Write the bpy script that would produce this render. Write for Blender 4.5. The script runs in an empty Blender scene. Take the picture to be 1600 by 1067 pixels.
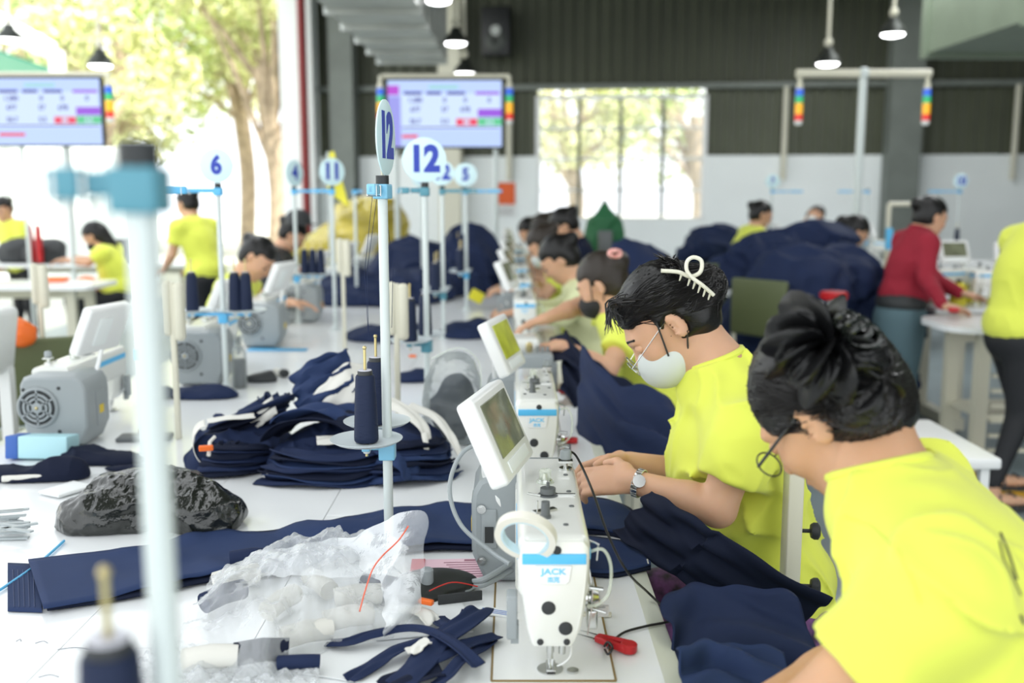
import bpy, bmesh, math, random
import numpy as np
from math import sin, cos, tan, pi, radians as R
from mathutils import Vector as V3, Matrix, noise

# ---------------------------------------------------------------- camera, world, sun, lights, exposure
S = bpy.context.scene
COL = S.collection
CAM_H, FPX, PITCH, YAW = 1.47, 1556.0, math.atan(233.5/1556.0), 0.0
cam_d = bpy.data.cameras.new('camera')
cam = bpy.data.objects.new('camera', cam_d); COL.objects.link(cam)
cam_d.sensor_width = 36.0; cam_d.lens = 36.0*FPX/1600.0
cam.location = (0, 0, CAM_H); cam.rotation_euler = (pi/2-PITCH, 0, 0)
cam_d.clip_start = 0.05; cam_d.clip_end = 400
cam_d.dof.use_dof = True; cam_d.dof.focus_distance = 1.85; cam_d.dof.aperture_fstop = 2.4
S.camera = cam
S.view_settings.view_transform = 'Standard'; S.view_settings.look = 'None'
S.view_settings.exposure = 0.0; S.view_settings.gamma = 1.0
S.view_settings.use_curve_mapping = False
S.cycles.max_bounces = 7; S.cycles.transparent_max_bounces = 12
S.cycles.sample_clamp_indirect = 6.0

W = bpy.data.worlds.new('world'); S.world = W; W.use_nodes = True
bgn = W.node_tree.nodes['Background']
bgn.inputs['Color'].default_value = (0.93, 0.97, 1.0, 1); bgn.inputs['Strength'].default_value = 2.3

sun_d = bpy.data.lights.new('sun', 'SUN'); sun_d.energy = 10.0; sun_d.angle = R(1.5); sun_d.color = (1, .96, .86)
sun = bpy.data.objects.new('sun', sun_d); COL.objects.link(sun)
sun.rotation_euler = V3((-0.50, 0.42, -0.75)).to_track_quat('-Z', 'Y').to_euler()

def area(name, loc, sx, sy, e, col=(1, 1, 1), direction=(0, 0, -1)):
    d = bpy.data.lights.new(name, 'AREA'); d.shape = 'RECTANGLE'; d.size = sx; d.size_y = sy
    d.energy = e; d.color = col
    o = bpy.data.objects.new(name, d); COL.objects.link(o); o.location = loc
    o.rotation_euler = V3(direction).to_track_quat('-Z', 'Y').to_euler()
    return o
# added area lights out of view, standing in for the hall's lamp rows
area('lamp_row_fill', (-1.2, 1.0, 4.4), 1.2, 7.0, 80, (.95, .98, 1))
area('lamp_row_fill', (2.6, 2.0, 4.4), 1.2, 9.0, 95, (.97, .99, 1))
area('lamp_row_fill', (-2.0, 9.5, 4.4), 1.2, 8.0, 210, (.95, .98, 1))
area('lamp_row_fill', (4.6, 10.5, 4.4), 1.2, 8.0, 220, (.97, .99, 1))

# ---------------------------------------------------------------- pixel to world
CP, SP = cos(PITCH), sin(PITCH)
def ray(px, py):
    x, y = (px-800)/FPX, -(py-533.5)/FPX
    return V3((x, CP + y*SP, -SP + y*CP))
def PZ(px, py, z):                       # where the line of sight meets height z
    r = ray(px, py); t = (z-CAM_H)/r.z
    return V3((0, 0, CAM_H)) + r*t
def PD(px, py, d):                       # at lens depth d
    return V3((0, 0, CAM_H)) + ray(px, py)*d
def PY(px, py, y):
    r = ray(px, py); return V3((0, 0, CAM_H)) + r*(y/r.y)

# ---------------------------------------------------------------- materials
MATS = {}
def mat(name, col, rough=.5, metal=0., bump=None, spec=.5, var=None, emit=None, trans=0., alpha=1., sheen=0., coat=0., sss=0., ior=1.45, coord='Object'):
    if name in MATS: return MATS[name]
    m = bpy.data.materials.new(name); m.use_nodes = True
    nt = m.node_tree; N = nt.nodes; L = nt.links
    b = N['Principled BSDF']
    c = (*col, 1)
    b.inputs['Base Color'].default_value = c; b.inputs['Roughness'].default_value = rough
    b.inputs['Metallic'].default_value = metal; b.inputs['Specular IOR Level'].default_value = spec
    b.inputs['Transmission Weight'].default_value = trans; b.inputs['Alpha'].default_value = alpha
    b.inputs['Sheen Weight'].default_value = sheen; b.inputs['Coat Weight'].default_value = coat
    b.inputs['IOR'].default_value = ior
    if sss:
        b.inputs['Subsurface Weight'].default_value = sss; b.inputs['Subsurface Radius'].default_value = (.02, .008, .004)
        b.inputs['Subsurface Scale'].default_value = .3
    tc = N.new('ShaderNodeTexCoord')
    if emit:
        b.inputs['Emission Color'].default_value = (*emit[0], 1); b.inputs['Emission Strength'].default_value = emit[1]
    if var:                              # (scale, amount, [stretch])
        mp = N.new('ShaderNodeMapping'); mp.inputs['Scale'].default_value = var[2] if len(var) > 2 else (1, 1, 1)
        nz = N.new('ShaderNodeTexNoise'); nz.inputs['Scale'].default_value = var[0]; nz.inputs['Detail'].default_value = 5
        L.new(tc.outputs[coord], mp.inputs[0]); L.new(mp.outputs[0], nz.inputs['Vector'])
        mx = N.new('ShaderNodeMix'); mx.data_type = 'RGBA'
        a = var[1]
        mx.inputs[6].default_value = (*[max(0, v*(1-a)) for v in col], 1); mx.inputs[7].default_value = (*[min(1, v*(1+a)) for v in col], 1)
        rp = N.new('ShaderNodeValToRGB'); rp.color_ramp.elements[0].position = .3; rp.color_ramp.elements[1].position = .7
        L.new(nz.outputs['Fac'], rp.inputs[0]); L.new(rp.outputs[0], mx.inputs[0]); L.new(mx.outputs[2], b.inputs['Base Color'])
    if bump:                             # (kind, scale, strength, distance, [stretch])
        mp = N.new('ShaderNodeMapping'); mp.inputs['Scale'].default_value = bump[4] if len(bump) > 4 else (1, 1, 1)
        L.new(tc.outputs[coord], mp.inputs[0])
        if bump[0] == 'noise':
            t = N.new('ShaderNodeTexNoise'); t.inputs['Scale'].default_value = bump[1]; t.inputs['Detail'].default_value = 4; out = t.outputs['Fac']
        elif bump[0] == 'wave':
            t = N.new('ShaderNodeTexWave'); t.inputs['Scale'].default_value = bump[1]; t.inputs['Distortion'].default_value = 3.0; t.inputs['Detail'].default_value = 3; out = t.outputs['Fac']
        else:
            t = N.new('ShaderNodeTexVoronoi'); t.inputs['Scale'].default_value = bump[1]; t.feature = 'DISTANCE_TO_EDGE'; out = t.outputs['Distance']
        L.new(mp.outputs[0], t.inputs['Vector'])
        bp = N.new('ShaderNodeBump'); bp.inputs['Strength'].default_value = bump[2]; bp.inputs['Distance'].default_value = bump[3]
        L.new(out, bp.inputs['Height']); L.new(bp.outputs[0], b.inputs['Normal'])
    MATS[name] = m
    return m

def film(m, lo, hi):                     # thin plastic: clear when seen face on, reflective at grazing angles (Fresnel)
    nt = m.node_tree; fr_ = nt.nodes.new('ShaderNodeFresnel'); fr_.inputs['IOR'].default_value = 1.5
    mr = nt.nodes.new('ShaderNodeMapRange'); mr.inputs['From Min'].default_value = .04; mr.inputs['From Max'].default_value = .55
    mr.inputs['To Min'].default_value = lo; mr.inputs['To Max'].default_value = hi
    bn = [n for n in nt.nodes if n.type == 'BUMP']
    if bn: nt.links.new(bn[0].outputs[0], fr_.inputs['Normal'])
    nt.links.new(fr_.outputs[0], mr.inputs['Value']); nt.links.new(mr.outputs[0], nt.nodes['Principled BSDF'].inputs['Alpha'])
    return m
# ---------------------------------------------------------------- things and parts
ROOT = {}
def tag(o, label=None, cat=None, group=None, kind=None):
    if label: o['label'] = label
    if cat: o['category'] = cat
    if group: o['group'] = group
    if kind: o['kind'] = kind
    return o
def thing(name, label, cat, loc=(0, 0, 0), rz=0., group=None):
    o = bpy.data.objects.new(name, None); COL.objects.link(o)
    o.empty_display_size = .05
    o.location = loc; o.rotation_euler = (0, 0, rz)
    return tag(o, label, cat, group)
def mkobj(name, mesh, parent=None, matl=None):
    if matl is not None and not mesh.materials: mesh.materials.append(matl)
    o = bpy.data.objects.new(name, mesh); COL.objects.link(o)
    if parent is not None: o.parent = parent
    return o
def dup(o, parent=None, **kw):
    c = o.copy(); COL.objects.link(c)
    if parent is not None: c.parent = parent
    for ch in o.children: dup(ch, c)
    for k in ('loc', 'rz', 'label', 'group', 'scale'):
        if k in kw:
            if k == 'loc': c.location = kw[k]
            elif k == 'rz': c.rotation_euler = (0, 0, kw[k])
            elif k == 'scale': c.scale = kw[k]
            else: c[k] = kw[k]
    return c
def frame(direction, up=(0, 0, 1)):
    z = V3(direction).normalized(); u = V3(up)
    if abs(z.dot(u)) > .98: u = V3((1, 0, 0))
    x = u.cross(z).normalized(); y = z.cross(x)
    return x, y, z

class MB:
    def __init__(s): s.v = []; s.f = []
    def add(s, vs, fs):
        n = len(s.v); s.v += [tuple(v) for v in vs]; s.f += [tuple(i+n for i in f) for f in fs]; return s
    def box(s, c, size, rot=None, bev=0.):
        x, y, z = [q/2 for q in size]; c = V3(c)
        if bev <= 0:
            vs = [V3((a*x, b*y, d*z)) for a in (-1, 1) for b in (-1, 1) for d in (-1, 1)]
            fs = [(0, 1, 3, 2), (4, 6, 7, 5), (0, 4, 5, 1), (2, 3, 7, 6), (0, 2, 6, 4), (1, 5, 7, 3)]
        else:
            bm = bmesh.new(); bmesh.ops.create_cube(bm, size=1)
            for v in bm.verts: v.co = V3((v.co.x*2*x, v.co.y*2*y, v.co.z*2*z))
            bmesh.ops.bevel(bm, geom=list(bm.edges), offset=min(bev, .95*min(x, y, z)), segments=3, profile=.5, affect='EDGES')
            bm.verts.index_update(); vs = [v.co.copy() for v in bm.verts]; fs = [tuple(v.index for v in f.verts) for f in bm.faces]; bm.free()
        if rot is not None: vs = [rot @ v for v in vs]
        return s.add([v+c for v in vs], fs)
    def cyl(s, a, b, r, r2=None, n=14, caps=True):
        a, b = V3(a), V3(b); r2 = r if r2 is None else r2; x, y, z = frame(b-a)
        vs = [a+(x*cos(2*pi*i/n)+y*sin(2*pi*i/n))*r for i in range(n)]+[b+(x*cos(2*pi*i/n)+y*sin(2*pi*i/n))*r2 for i in range(n)]
        fs = [(i, (i+1) % n, n+(i+1) % n, n+i) for i in range(n)]
        if caps: fs += [tuple(range(n-1, -1, -1)), tuple(range(n, 2*n))]
        return s.add(vs, fs)
    def lathe(s, prof, o=(0, 0, 0), axis=(0, 0, 1), n=24, caps=True):
        o = V3(o); x, y, z = frame(axis); vs = []; fs = []; m = len(prof)
        for (r, h) in prof: vs += [o+z*h+(x*cos(2*pi*i/n)+y*sin(2*pi*i/n))*r for i in range(n)]
        for j in range(m-1): fs += [(j*n+i, j*n+(i+1) % n, (j+1)*n+(i+1) % n, (j+1)*n+i) for i in range(n)]
        if caps: fs += [tuple(range(n-1, -1, -1)), tuple(range((m-1)*n, m*n))]
        return s.add(vs, fs)
    def tube(s, pts, r, n=8, closed=False, rs=None, flat=1.):
        pts = [V3(p) for p in pts]; m = len(pts); vs = []; fs = []; px = None
        for k, p in enumerate(pts):
            d = (pts[(k+1) % m]-pts[k-1]) if closed or 0 < k < m-1 else (pts[1]-pts[0] if k == 0 else pts[-1]-pts[-2])
            if d.length < 1e-9: d = V3((0, 0, 1))
            d.normalize()
            if px is None: px = frame(d)[0]
            px = (px-d*px.dot(d))
            px = px.normalized() if px.length > 1e-6 else frame(d)[0]
            py = d.cross(px); rr = rs[k] if rs else r
            vs += [p+(px*cos(2*pi*i/n)+py*sin(2*pi*i/n)*flat)*rr for i in range(n)]
        for k in range(m if closed else m-1):
            a, b = k*n, ((k+1) % m)*n
            fs += [(a+i, a+(i+1) % n, b+(i+1) % n, b+i) for i in range(n)]
        if not closed: fs += [tuple(range(n-1, -1, -1)), tuple(range((m-1)*n, m*n))]
        return s.add(vs, fs)
    def prism(s, pts, d):                # outline (3-D points, planar) extruded along vector d
        n = len(pts); d = V3(d); p = [V3(q) for q in pts]
        fs = [tuple(range(n)), tuple(range(2*n-1, n-1, -1))]+[(i, n+i, n+(i+1) % n, (i+1) % n) for i in range(n)]
        return s.add(p+[q+d for q in p], fs)
    def ball(s, c, r, n=12, m=8, rot=None):
        c = V3(c); r = (r, r, r) if not hasattr(r, '__len__') else r; vs = []; fs = []
        for j in range(m+1):
            t = pi*j/m
            for i in range(n):
                q = V3((r[0]*sin(t)*cos(2*pi*i/n), r[1]*sin(t)*sin(2*pi*i/n), r[2]*cos(t)))
                vs.append(c+(rot @ q if rot is not None else q))
        for j in range(m): fs += [(j*n+i, (j+1)*n+i, (j+1)*n+(i+1) % n, j*n+(i+1) % n) for i in range(n)]
        return s.add(vs, fs)
    def grid(s, fn, nu, nv):             # fn(u, v) -> point
        vs = [fn(i/(nu-1), j/(nv-1)) for i in range(nu) for j in range(nv)]
        fs = [(i*nv+j, (i+1)*nv+j, (i+1)*nv+j+1, i*nv+j+1) for i in range(nu-1) for j in range(nv-1)]
        return s.add(vs, fs)
    def build(s, name, m, parent=None, origin=None, smooth=True, ang=40, solid=0., bevel=0., **kw):
        me = bpy.data.meshes.new(name)
        vs = s.v
        if origin is not None: ox, oy, oz = origin; vs = [(a-ox, b-oy, c-oz) for a, b, c in vs]
        me.from_pydata(vs, [], s.f); me.update()
        fix(me, ang if smooth else None)
        o = mkobj(name, me, parent, m)
        if origin is not None and parent is None: o.location = origin
        if solid: md = o.modifiers.new('solid', 'SOLIDIFY'); md.thickness = solid; md.offset = 0
        if bevel: md = o.modifiers.new('bevel', 'BEVEL'); md.width = bevel; md.segments = 2; md.limit_method = 'ANGLE'
        if kw: tag(o, **kw)
        return o
def fix(me, ang):
    bm = bmesh.new(); bm.from_mesh(me)
    bmesh.ops.remove_doubles(bm, verts=bm.verts, dist=1e-6)
    bmesh.ops.recalc_face_normals(bm, faces=bm.faces)
    bm.to_mesh(me); bm.free()
    if ang is not None:
        me.shade_smooth(); me.set_sharp_from_angle(angle=R(ang))
def solo(mb, name, m, label, cat, loc, group=None, **kw):      # one-mesh thing given in world coordinates
    return mb.build(name, m, None, origin=loc, label=label, cat=cat, group=group, **kw)
def spline(pts, n=8, closed=False):
    P = [V3(p) for p in pts]; out = []; m = len(P)
    for i in range(m if closed else m-1):
        if closed: a, b, c, d = P[i-1], P[i], P[(i+1) % m], P[(i+2) % m]
        else: a, b, c, d = P[max(i-1, 0)], P[i], P[i+1], P[min(i+2, m-1)]
        for k in range(n):
            t = k/n
            out.append(.5*((2*b)+(c-a)*t+(2*a-5*b+4*c-d)*t*t+(3*b-3*c+d-a)*t**3))
    if not closed: out.append(P[-1])
    return out
TXT = {}
def text(s, name, m, parent, M, size, ext=.0004, align='CENTER', sx=1.0):
    c = bpy.data.curves.new(name, 'FONT'); c.body = s; c.size = size; c.extrude = ext; c.align_x = align; c.align_y = 'CENTER'
    c.offset = size*(.05 if name == 'number' else .03); c.space_character = 1.0
    key = (s, round(size, 4), ext, align, m.name)
    if key not in TXT:
        o = bpy.data.objects.new(name, c); COL.objects.link(o); bpy.context.view_layer.update()
        me = bpy.data.meshes.new_from_object(o.evaluated_get(bpy.context.evaluated_depsgraph_get())); bpy.data.objects.remove(o)
        me.materials.clear(); me.materials.append(m); me.name = name; TXT[key] = me
    o = bpy.data.objects.new(name, TXT[key]); COL.objects.link(o)
    o.parent = parent; o.matrix_local = M @ Matrix.Diagonal((sx, 1, 1, 1))
    return o

_NT = np.random.RandomState(7).uniform(-1, 1, (32, 32, 32))
def vnoise(x, y, z):                      # smooth lattice noise on arrays, about -1..1
    xi, yi, zi = np.floor(x).astype(int), np.floor(y).astype(int), np.floor(z).astype(int)
    fx, fy, fz = x-xi, y-yi, z-zi; fx, fy, fz = [q*q*(3-2*q) for q in (fx, fy, fz)]
    out = 0.
    for i in (0, 1):
        for j in (0, 1):
            for k in (0, 1):
                out = out+_NT[(xi+i) & 31, (yi+j) & 31, (zi+k) & 31]*(fx if i else 1-fx)*(fy if j else 1-fy)*(fz if k else 1-fz)
    return out
def rnoise(x, y, z): return (1-np.minimum(1, np.abs(vnoise(x, y, z))*2.2))**2     # sharp ridges
# ---------------------------------------------------------------- blended solids (bodies, clothes, hair): smooth union on a grid, then surface nets
def smin(a, b, k):
    h = np.clip(.5+.5*(b-a)/k, 0, 1); return b*(1-h)+a*h-k*h*(1-h)
def prim_bounds(p):
    t = p[0]
    if t == 'c': a, b = np.array(p[1]), np.array(p[2]); r = max(p[3], p[4]); return np.minimum(a, b)-r, np.maximum(a, b)+r
    if t == 'e': r = max(p[2]); c = np.array(p[1]); return c-r, c+r
    if t == 'b': r = float(np.linalg.norm(p[2])); c = np.array(p[1]); return c-r, c+r
def prim_eval(p, X, Y, Z):
    t = p[0]
    if t == 'c':
        a = np.array(p[1], float); b = np.array(p[2], float); d = b-a; L2 = max(d.dot(d), 1e-9)
        h = np.clip(((X-a[0])*d[0]+(Y-a[1])*d[1]+(Z-a[2])*d[2])/L2, 0, 1)
        q = np.sqrt((X-a[0]-h*d[0])**2+(Y-a[1]-h*d[1])**2+(Z-a[2]-h*d[2])**2)
        return q-(p[3]*(1-h)+p[4]*h)
    M = p[3]; c = p[1]
    x, y, z = X-c[0], Y-c[1], Z-c[2]
    if M is not None:
        x, y, z = [M[0][i]*x+M[1][i]*y+M[2][i]*z for i in range(3)]       # inverse rotation (transpose)
    r = p[2]
    if t == 'e':
        k0 = np.sqrt((x/r[0])**2+(y/r[1])**2+(z/r[2])**2)+1e-9
        k1 = np.sqrt((x/r[0]**2)**2+(y/r[1]**2)**2+(z/r[2]**2)**2)+1e-9
        return k0*(k0-1)/k1
    qx, qy, qz = np.abs(x)-r[0], np.abs(y)-r[1], np.abs(z)-r[2]
    return np.sqrt(np.maximum(qx, 0)**2+np.maximum(qy, 0)**2+np.maximum(qz, 0)**2)+np.minimum(np.maximum(qx, np.maximum(qy, qz)), 0)
def blend_mesh(name, prims, h, parent=None, m=None, origin=(0, 0, 0), disp=None, smooth_it=1, bump=None, cut=None):
    # prims: ('c',a,b,ra,rb[,k]) ('e',c,radii,rot[,k]) ('b',c,half,rot[,k]); '-' as last element subtracts
    los, his = zip(*[prim_bounds(p) for p in prims if p[-1] != '-'])
    lo = np.min(los, 0)-3*h; hi = np.max(his, 0)+3*h
    n = np.ceil((hi-lo)/h).astype(int)+1
    ax = [lo[i]+h*np.arange(n[i]) for i in range(3)]
    F = np.full(tuple(n), 1., np.float32)
    for p in prims:
        sub = p[-1] == '-'; q = p[:-1] if sub else p
        k = q[5] if q[0] == 'c' and len(q) > 5 else (q[4] if q[0] != 'c' and len(q) > 4 else .02)
        a, b = prim_bounds(q); a = a-k-3*h; b = b+k+3*h
        i0 = np.clip(np.floor((a-lo)/h).astype(int), 0, n); i1 = np.clip(np.ceil((b-lo)/h).astype(int)+1, 0, n)
        if (i1 <= i0).any(): continue
        sl = tuple(slice(i0[i], i1[i]) for i in range(3))
        X, Y, Z = np.meshgrid(ax[0][sl[0]], ax[1][sl[1]], ax[2][sl[2]], indexing='ij', sparse=True)
        d = prim_eval(q, X, Y, Z)
        F[sl] = -smin(-F[sl], d, k) if sub else smin(F[sl], d, k)
    if disp is not None:
        mk_ = np.nonzero(np.abs(F) < .035); F[mk_] += disp(ax[0][mk_[0]], ax[1][mk_[1]], ax[2][mk_[2]])
    if cut is not None:
        X, Y, Z = np.meshgrid(*ax, indexing='ij', sparse=True); F = np.maximum(F, cut(X, Y, Z))
    F[0] = F[-1] = 1; F[:, 0] = F[:, -1] = 1; F[:, :, 0] = F[:, :, -1] = 1
    neg = F < 0
    nx, ny, nz = n-1
    cnt = np.zeros((nx, ny, nz), np.int8)
    for i in (0, 1):
        for j in (0, 1):
            for k in (0, 1): cnt += neg[i:i+nx, j:j+ny, k:k+nz]
    act = (cnt > 0) & (cnt < 8)
    I, J, K = np.nonzero(act)
    idx = np.full(act.shape, -1, np.int64); idx[I, J, K] = np.arange(len(I))
    acc = np.zeros((len(I), 3)); w = np.zeros(len(I))
    corners = [(i, j, k) for i in (0, 1) for j in (0, 1) for k in (0, 1)]
    for a in corners:
        for axs in range(3):
            if a[axs]: continue
            b = list(a); b[axs] = 1
            fa = F[I+a[0], J+a[1], K+a[2]].astype(float); fb = F[I+b[0], J+b[1], K+b[2]].astype(float)
            mk = (fa < 0) != (fb < 0); t = np.where(mk, fa/np.where(mk, fa-fb, 1), 0)
            q = np.array(a, float)[None].repeat(len(I), 0); q[:, axs] += t
            acc += q*mk[:, None]; w += mk
    P = acc/np.maximum(w, 1)[:, None]+np.stack([I, J, K], 1); P = lo+P*h
    quads = []
    for axs in range(3):
        s0 = [slice(1, None)]*3; s1 = [slice(1, None)]*3
        A = neg[tuple(slice(1, -1) if q != axs else slice(0, -1) for q in range(3))]
        B = neg[tuple(slice(1, -1) if q != axs else slice(1, None) for q in range(3))]
        e = np.argwhere(A != B)
        if not len(e): continue
        flip = A[e[:, 0], e[:, 1], e[:, 2]]
        base = e.copy()
        o = [q for q in range(3) if q != axs]
        base[:, o[0]] += 1; base[:, o[1]] += 1
        def g(d0, d1):
            c = base.copy(); c[:, o[0]] -= d0; c[:, o[1]] -= d1; return idx[c[:, 0], c[:, 1], c[:, 2]]
        Q = np.stack([g(1, 1), g(0, 1), g(0, 0), g(1, 0)], 1)
        if axs == 1: Q = Q[:, ::-1]
        Q[~flip] = Q[~flip][:, ::-1]
        quads.append(Q)
    Q = np.concatenate(quads); Q = Q[(Q >= 0).all(1)]
    # light relaxation
    for _ in range(smooth_it):
        sm = np.zeros_like(P); ct = np.zeros(len(P))
        for a in range(4):
            np.add.at(sm, Q[:, a], P[Q[:, (a+1) % 4]]); np.add.at(ct, Q[:, a], 1)
        P = P*.5+.5*sm/np.maximum(ct, 1)[:, None]
    if bump is not None: P = bump(P)
    P = P-np.array(origin)
    me = bpy.data.meshes.new(name)
    me.vertices.add(len(P)); me.vertices.foreach_set('co', P.astype(np.float32).ravel())
    me.loops.add(len(Q)*4); me.loops.foreach_set('vertex_index', Q.astype(np.int32).ravel())
    me.polygons.add(len(Q)); me.polygons.foreach_set('loop_start', np.arange(0, len(Q)*4, 4, dtype=np.int32))
    me.update(calc_edges=True); me.validate(); me.shade_smooth()
    return mkobj(name, me, parent, m)

# ================================================================ SETTING
NAVY = (.012, .021, .055)
m_floor = mat('floor_paint', (.21, .26, .28), .35, var=(1.2, .25), bump=('noise', 30, .1, .002))
m_line = mat('yellow_line', (.75, .42, .03), .5, var=(6, .2))
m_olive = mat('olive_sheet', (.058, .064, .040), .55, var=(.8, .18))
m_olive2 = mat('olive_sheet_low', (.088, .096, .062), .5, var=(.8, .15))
m_panel = mat('white_wall', (.88, .92, .91), .6, var=(.6, .05))
m_steel = mat('painted_steel', (.17, .19, .17), .5, var=(3, .1))
m_cream = mat('cream_paint', (.66, .64, .52), .4)
m_white = mat('white_enamel', (.80, .82, .80), .25, coat=.3)
m_whitep = mat('white_plastic', (.82, .83, .82), .35)
m_red = mat('red_pipe', (.22, .02, .02), .4)
m_black = mat('black_plastic', (.012, .013, .014), .4)
m_dark = mat('dark_metal', (.05, .055, .05), .4, metal=.6)
m_chrome = mat('steel', (.62, .63, .62), .22, metal=1.)
m_brass = mat('brass', (.6, .5, .25), .3, metal=1.)
m_blue = mat('blue_plastic', (.12, .48, .80), .35)
m_teal = mat('teal_plastic', (.09, .28, .36), .35)
m_glow = mat('lamp_glow', (1, 1, 1), .5, emit=((1, 1, 1), 9.))
m_glass = mat('window_glass', (.95, .98, .97), .05, alpha=.16, spec=.5)
m_leaf = mat('leaf', (.48, .58, .20), .5, var=(1.5, .55))
m_leaf2 = mat('leaf_pale', (.68, .72, .36), .5, var=(1.5, .45))
m_bark = mat('bark', (.42, .33, .24), .8, var=(5, .3), bump=('noise', 12, .4, .02))
m_ground = mat('yard_concrete', (.62, .62, .55), .8, var=(1, .15))
m_green = mat('green_awning', (.03, .30, .19), .5)

# floor and yard
MB().box((2.5, 6.5, -.05), (15, 23, .1)).build('floor', m_floor, smooth=False, kind='structure')
MB().box((-30, 18, -.08), (50, 100, .1)).box((25, 43, -.08), (60, 50, .1)).build('ground_yard', m_ground, smooth=False, kind='structure')
fl = MB()
for (a, b) in (((1105, 505), (1215, 562)), ((1215, 562), (1420, 680)), ((1420, 680), (1600, 800)), ((1530, 745), (1640, 790))):
    p, q = PZ(*a, .002), PZ(*b, .002); d = (q-p).normalized(); s_ = V3((-d.y, d.x, 0))*.045
    fl.add([p-s_, q-s_, q+s_, p+s_, p-s_+V3((0, 0, .003)), q-s_+V3((0, 0, .003)), q+s_+V3((0, 0, .003)), p+s_+V3((0, 0, .003))],
           [(4, 5, 6, 7), (0, 1, 5, 4), (1, 2, 6, 5), (2, 3, 7, 6), (3, 0, 4, 7)])
fl.build('floor_line', m_line, smooth=False, kind='structure')

# back wall, in its own frame
WK = .10; WY = 17.0; WR = -math.atan(WK); cW = cos(WR)
def wu(px, py, off=0.):
    r = ray(px, py); t = (WY-off/cW)/(r.y+WK*r.x); p = V3((0, 0, CAM_H))+r*t
    return p.x/cW, p.z
wall = thing('wall_back', None, None, (0, WY, 0), WR); wall['kind'] = 'structure'
def sheet(name, u0, u1, z0, z1, m, y=0., pitch=.2, depth=.05):
    mb = MB(); n = int((u1-u0)/pitch); pr = []
    for i in range(n):
        a = u0+(u1-u0)*i/n; p = (u1-u0)/n
        pr += [(a, y), (a+.5*p, y), (a+.6*p, y-depth), (a+.9*p, y-depth)]
    pr.append((u1, y)); m_ = len(pr)
    vs = [(x, yy, z0) for x, yy in pr]+[(x, yy, z1) for x, yy in pr]
    mb.add(vs, [(i, i+1, m_+i+1, m_+i) for i in range(m_-1)])
    mb.box(((u0+u1)/2, y+.07, (z0+z1)/2), (u1-u0, .04, z1-z0))
    return mb.build(name, m, wall, smooth=False)
uL, _ = wu(452, 200); uR = 12.5
_, zP = wu(800, 141); _, zT = wu(1103, 243); u0w, zS = wu(840, 343); u1w, zW = wu(1103, 148)
uA = wu(490, 200)[0]
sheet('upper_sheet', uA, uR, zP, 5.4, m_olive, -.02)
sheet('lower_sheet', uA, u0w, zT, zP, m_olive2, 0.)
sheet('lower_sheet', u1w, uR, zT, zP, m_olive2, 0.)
wp = MB()
wp.box(((uA+u0w)/2, .02, zT/2), (u0w-uA, .16, zT), bev=.01).box(((u1w+uR)/2, .02, zT/2), (uR-u1w, .16, zT), bev=.01)
wp.box(((u0w+u1w)/2, .02, zS/2), (u1w-u0w, .16, zS))
wp.build('wainscot', m_panel, wall, smooth=False)
pb = MB()
pb.box(((uA+uR)/2, -.12, zP+.03), (uR-uA, .12, .09), bev=.01); pb.build('purlin', m_steel, wall)
for px, w_, m_ in ((707, .36, m_cream), (1412, .50, m_steel), (541, .40, m_steel), (474, .55, m_panel)):
    u, _ = wu(px, 200, .25)
    c = MB(); f = .03
    c.box((u, -.12-w_*.25+.11, 2.7), (w_, f, 5.4)).box((u, -.12-w_*.25-.11-.1, 2.7), (w_, f, 5.4)).box((u, -.12-w_*.25, 2.7), (.03 if w_ < .5 else w_*.96, .3, 5.4))
    c.build('column', m_, wall, smooth=False)
for px, y1, m_, r in ((494, 5.2, m_red, .07), (1228, zP, m_cream, .045), (1589, zP, m_cream, .045), (797, zP, m_cream, .05)):
    u, _ = wu(px, 200, .15); o_ = -.75 if m_ is m_red else -.15
    MB().cyl((u, o_, .2 if m_ is m_red else zT-.4), (u, o_, y1), r).build('pipe', m_, wall)
# orange notice and paper on the white wall
u, z = wu(791, 308, .1)
nt = thing('wall_notice', 'orange and white notice sheet on the white wall left of the window', 'notice', tuple(V3((0, WY, 0))+Matrix.Rotation(WR, 3, 'Z') @ V3((u, -.07, z-.3))), WR)
MB().box((0, -.012, .36), (.31, .012, .36)).build('orange_sheet', mat('orange_paper', (.78, .13, .03), .6), nt)
MB().box((0, -.012, .07), (.31, .012, .18)).build('white_sheet', m_whitep, nt)
for k in range(4): MB().box((0, -.022, .12-.035*k), (.24, .004, .008)).build('text_line', m_black, nt)
# window: frame, bars, panes
win = thing('window_1', None, None, (0, WY, 0), WR); win['kind'] = 'structure'
fr = MB(); t_ = .055
for (a, b, c, d) in ((u0w, u1w, zS-.02, zS+.04), (u0w, u1w, zW-.05, zW+.01)): fr.box(((a+b)/2, 0, (c+d)/2), (b-a, .1, d-c))
for a in (u0w, u1w): fr.box((a, 0, (zS+zW)/2), (.08, .1, zW-zS))
fr.build('window_frame', m_whitep, win, smooth=False)
bars_v = [wu(px, 200)[0] for px in (905, 970, 1036)]; bars_h = [wu(970, py)[1] for py in (200, 248, 297)]
for u in bars_v: MB().box((u, 0, (zS+zW)/2), (.06, .08, zW-zS)).build('mullion', m_steel, win, smooth=False)
for z in bars_h: MB().box(((u0w+u1w)/2, 0, z), (u1w-u0w, .05, .035)).build('glazing_bar', m_panel, win, smooth=False)
us = [u0w]+bars_v+[u1w]; zs = [zS]+bars_h[::-1]+[zW]
for i in range(4):
    for j in range(4):
        MB().box(((us[i]+us[i+1])/2, .02, (zs[j]+zs[j+1])/2), (us[i+1]-us[i]-.05, .008, zs[j+1]-zs[j]-.03)).build('pane', m_glass, win, smooth=False)

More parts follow.
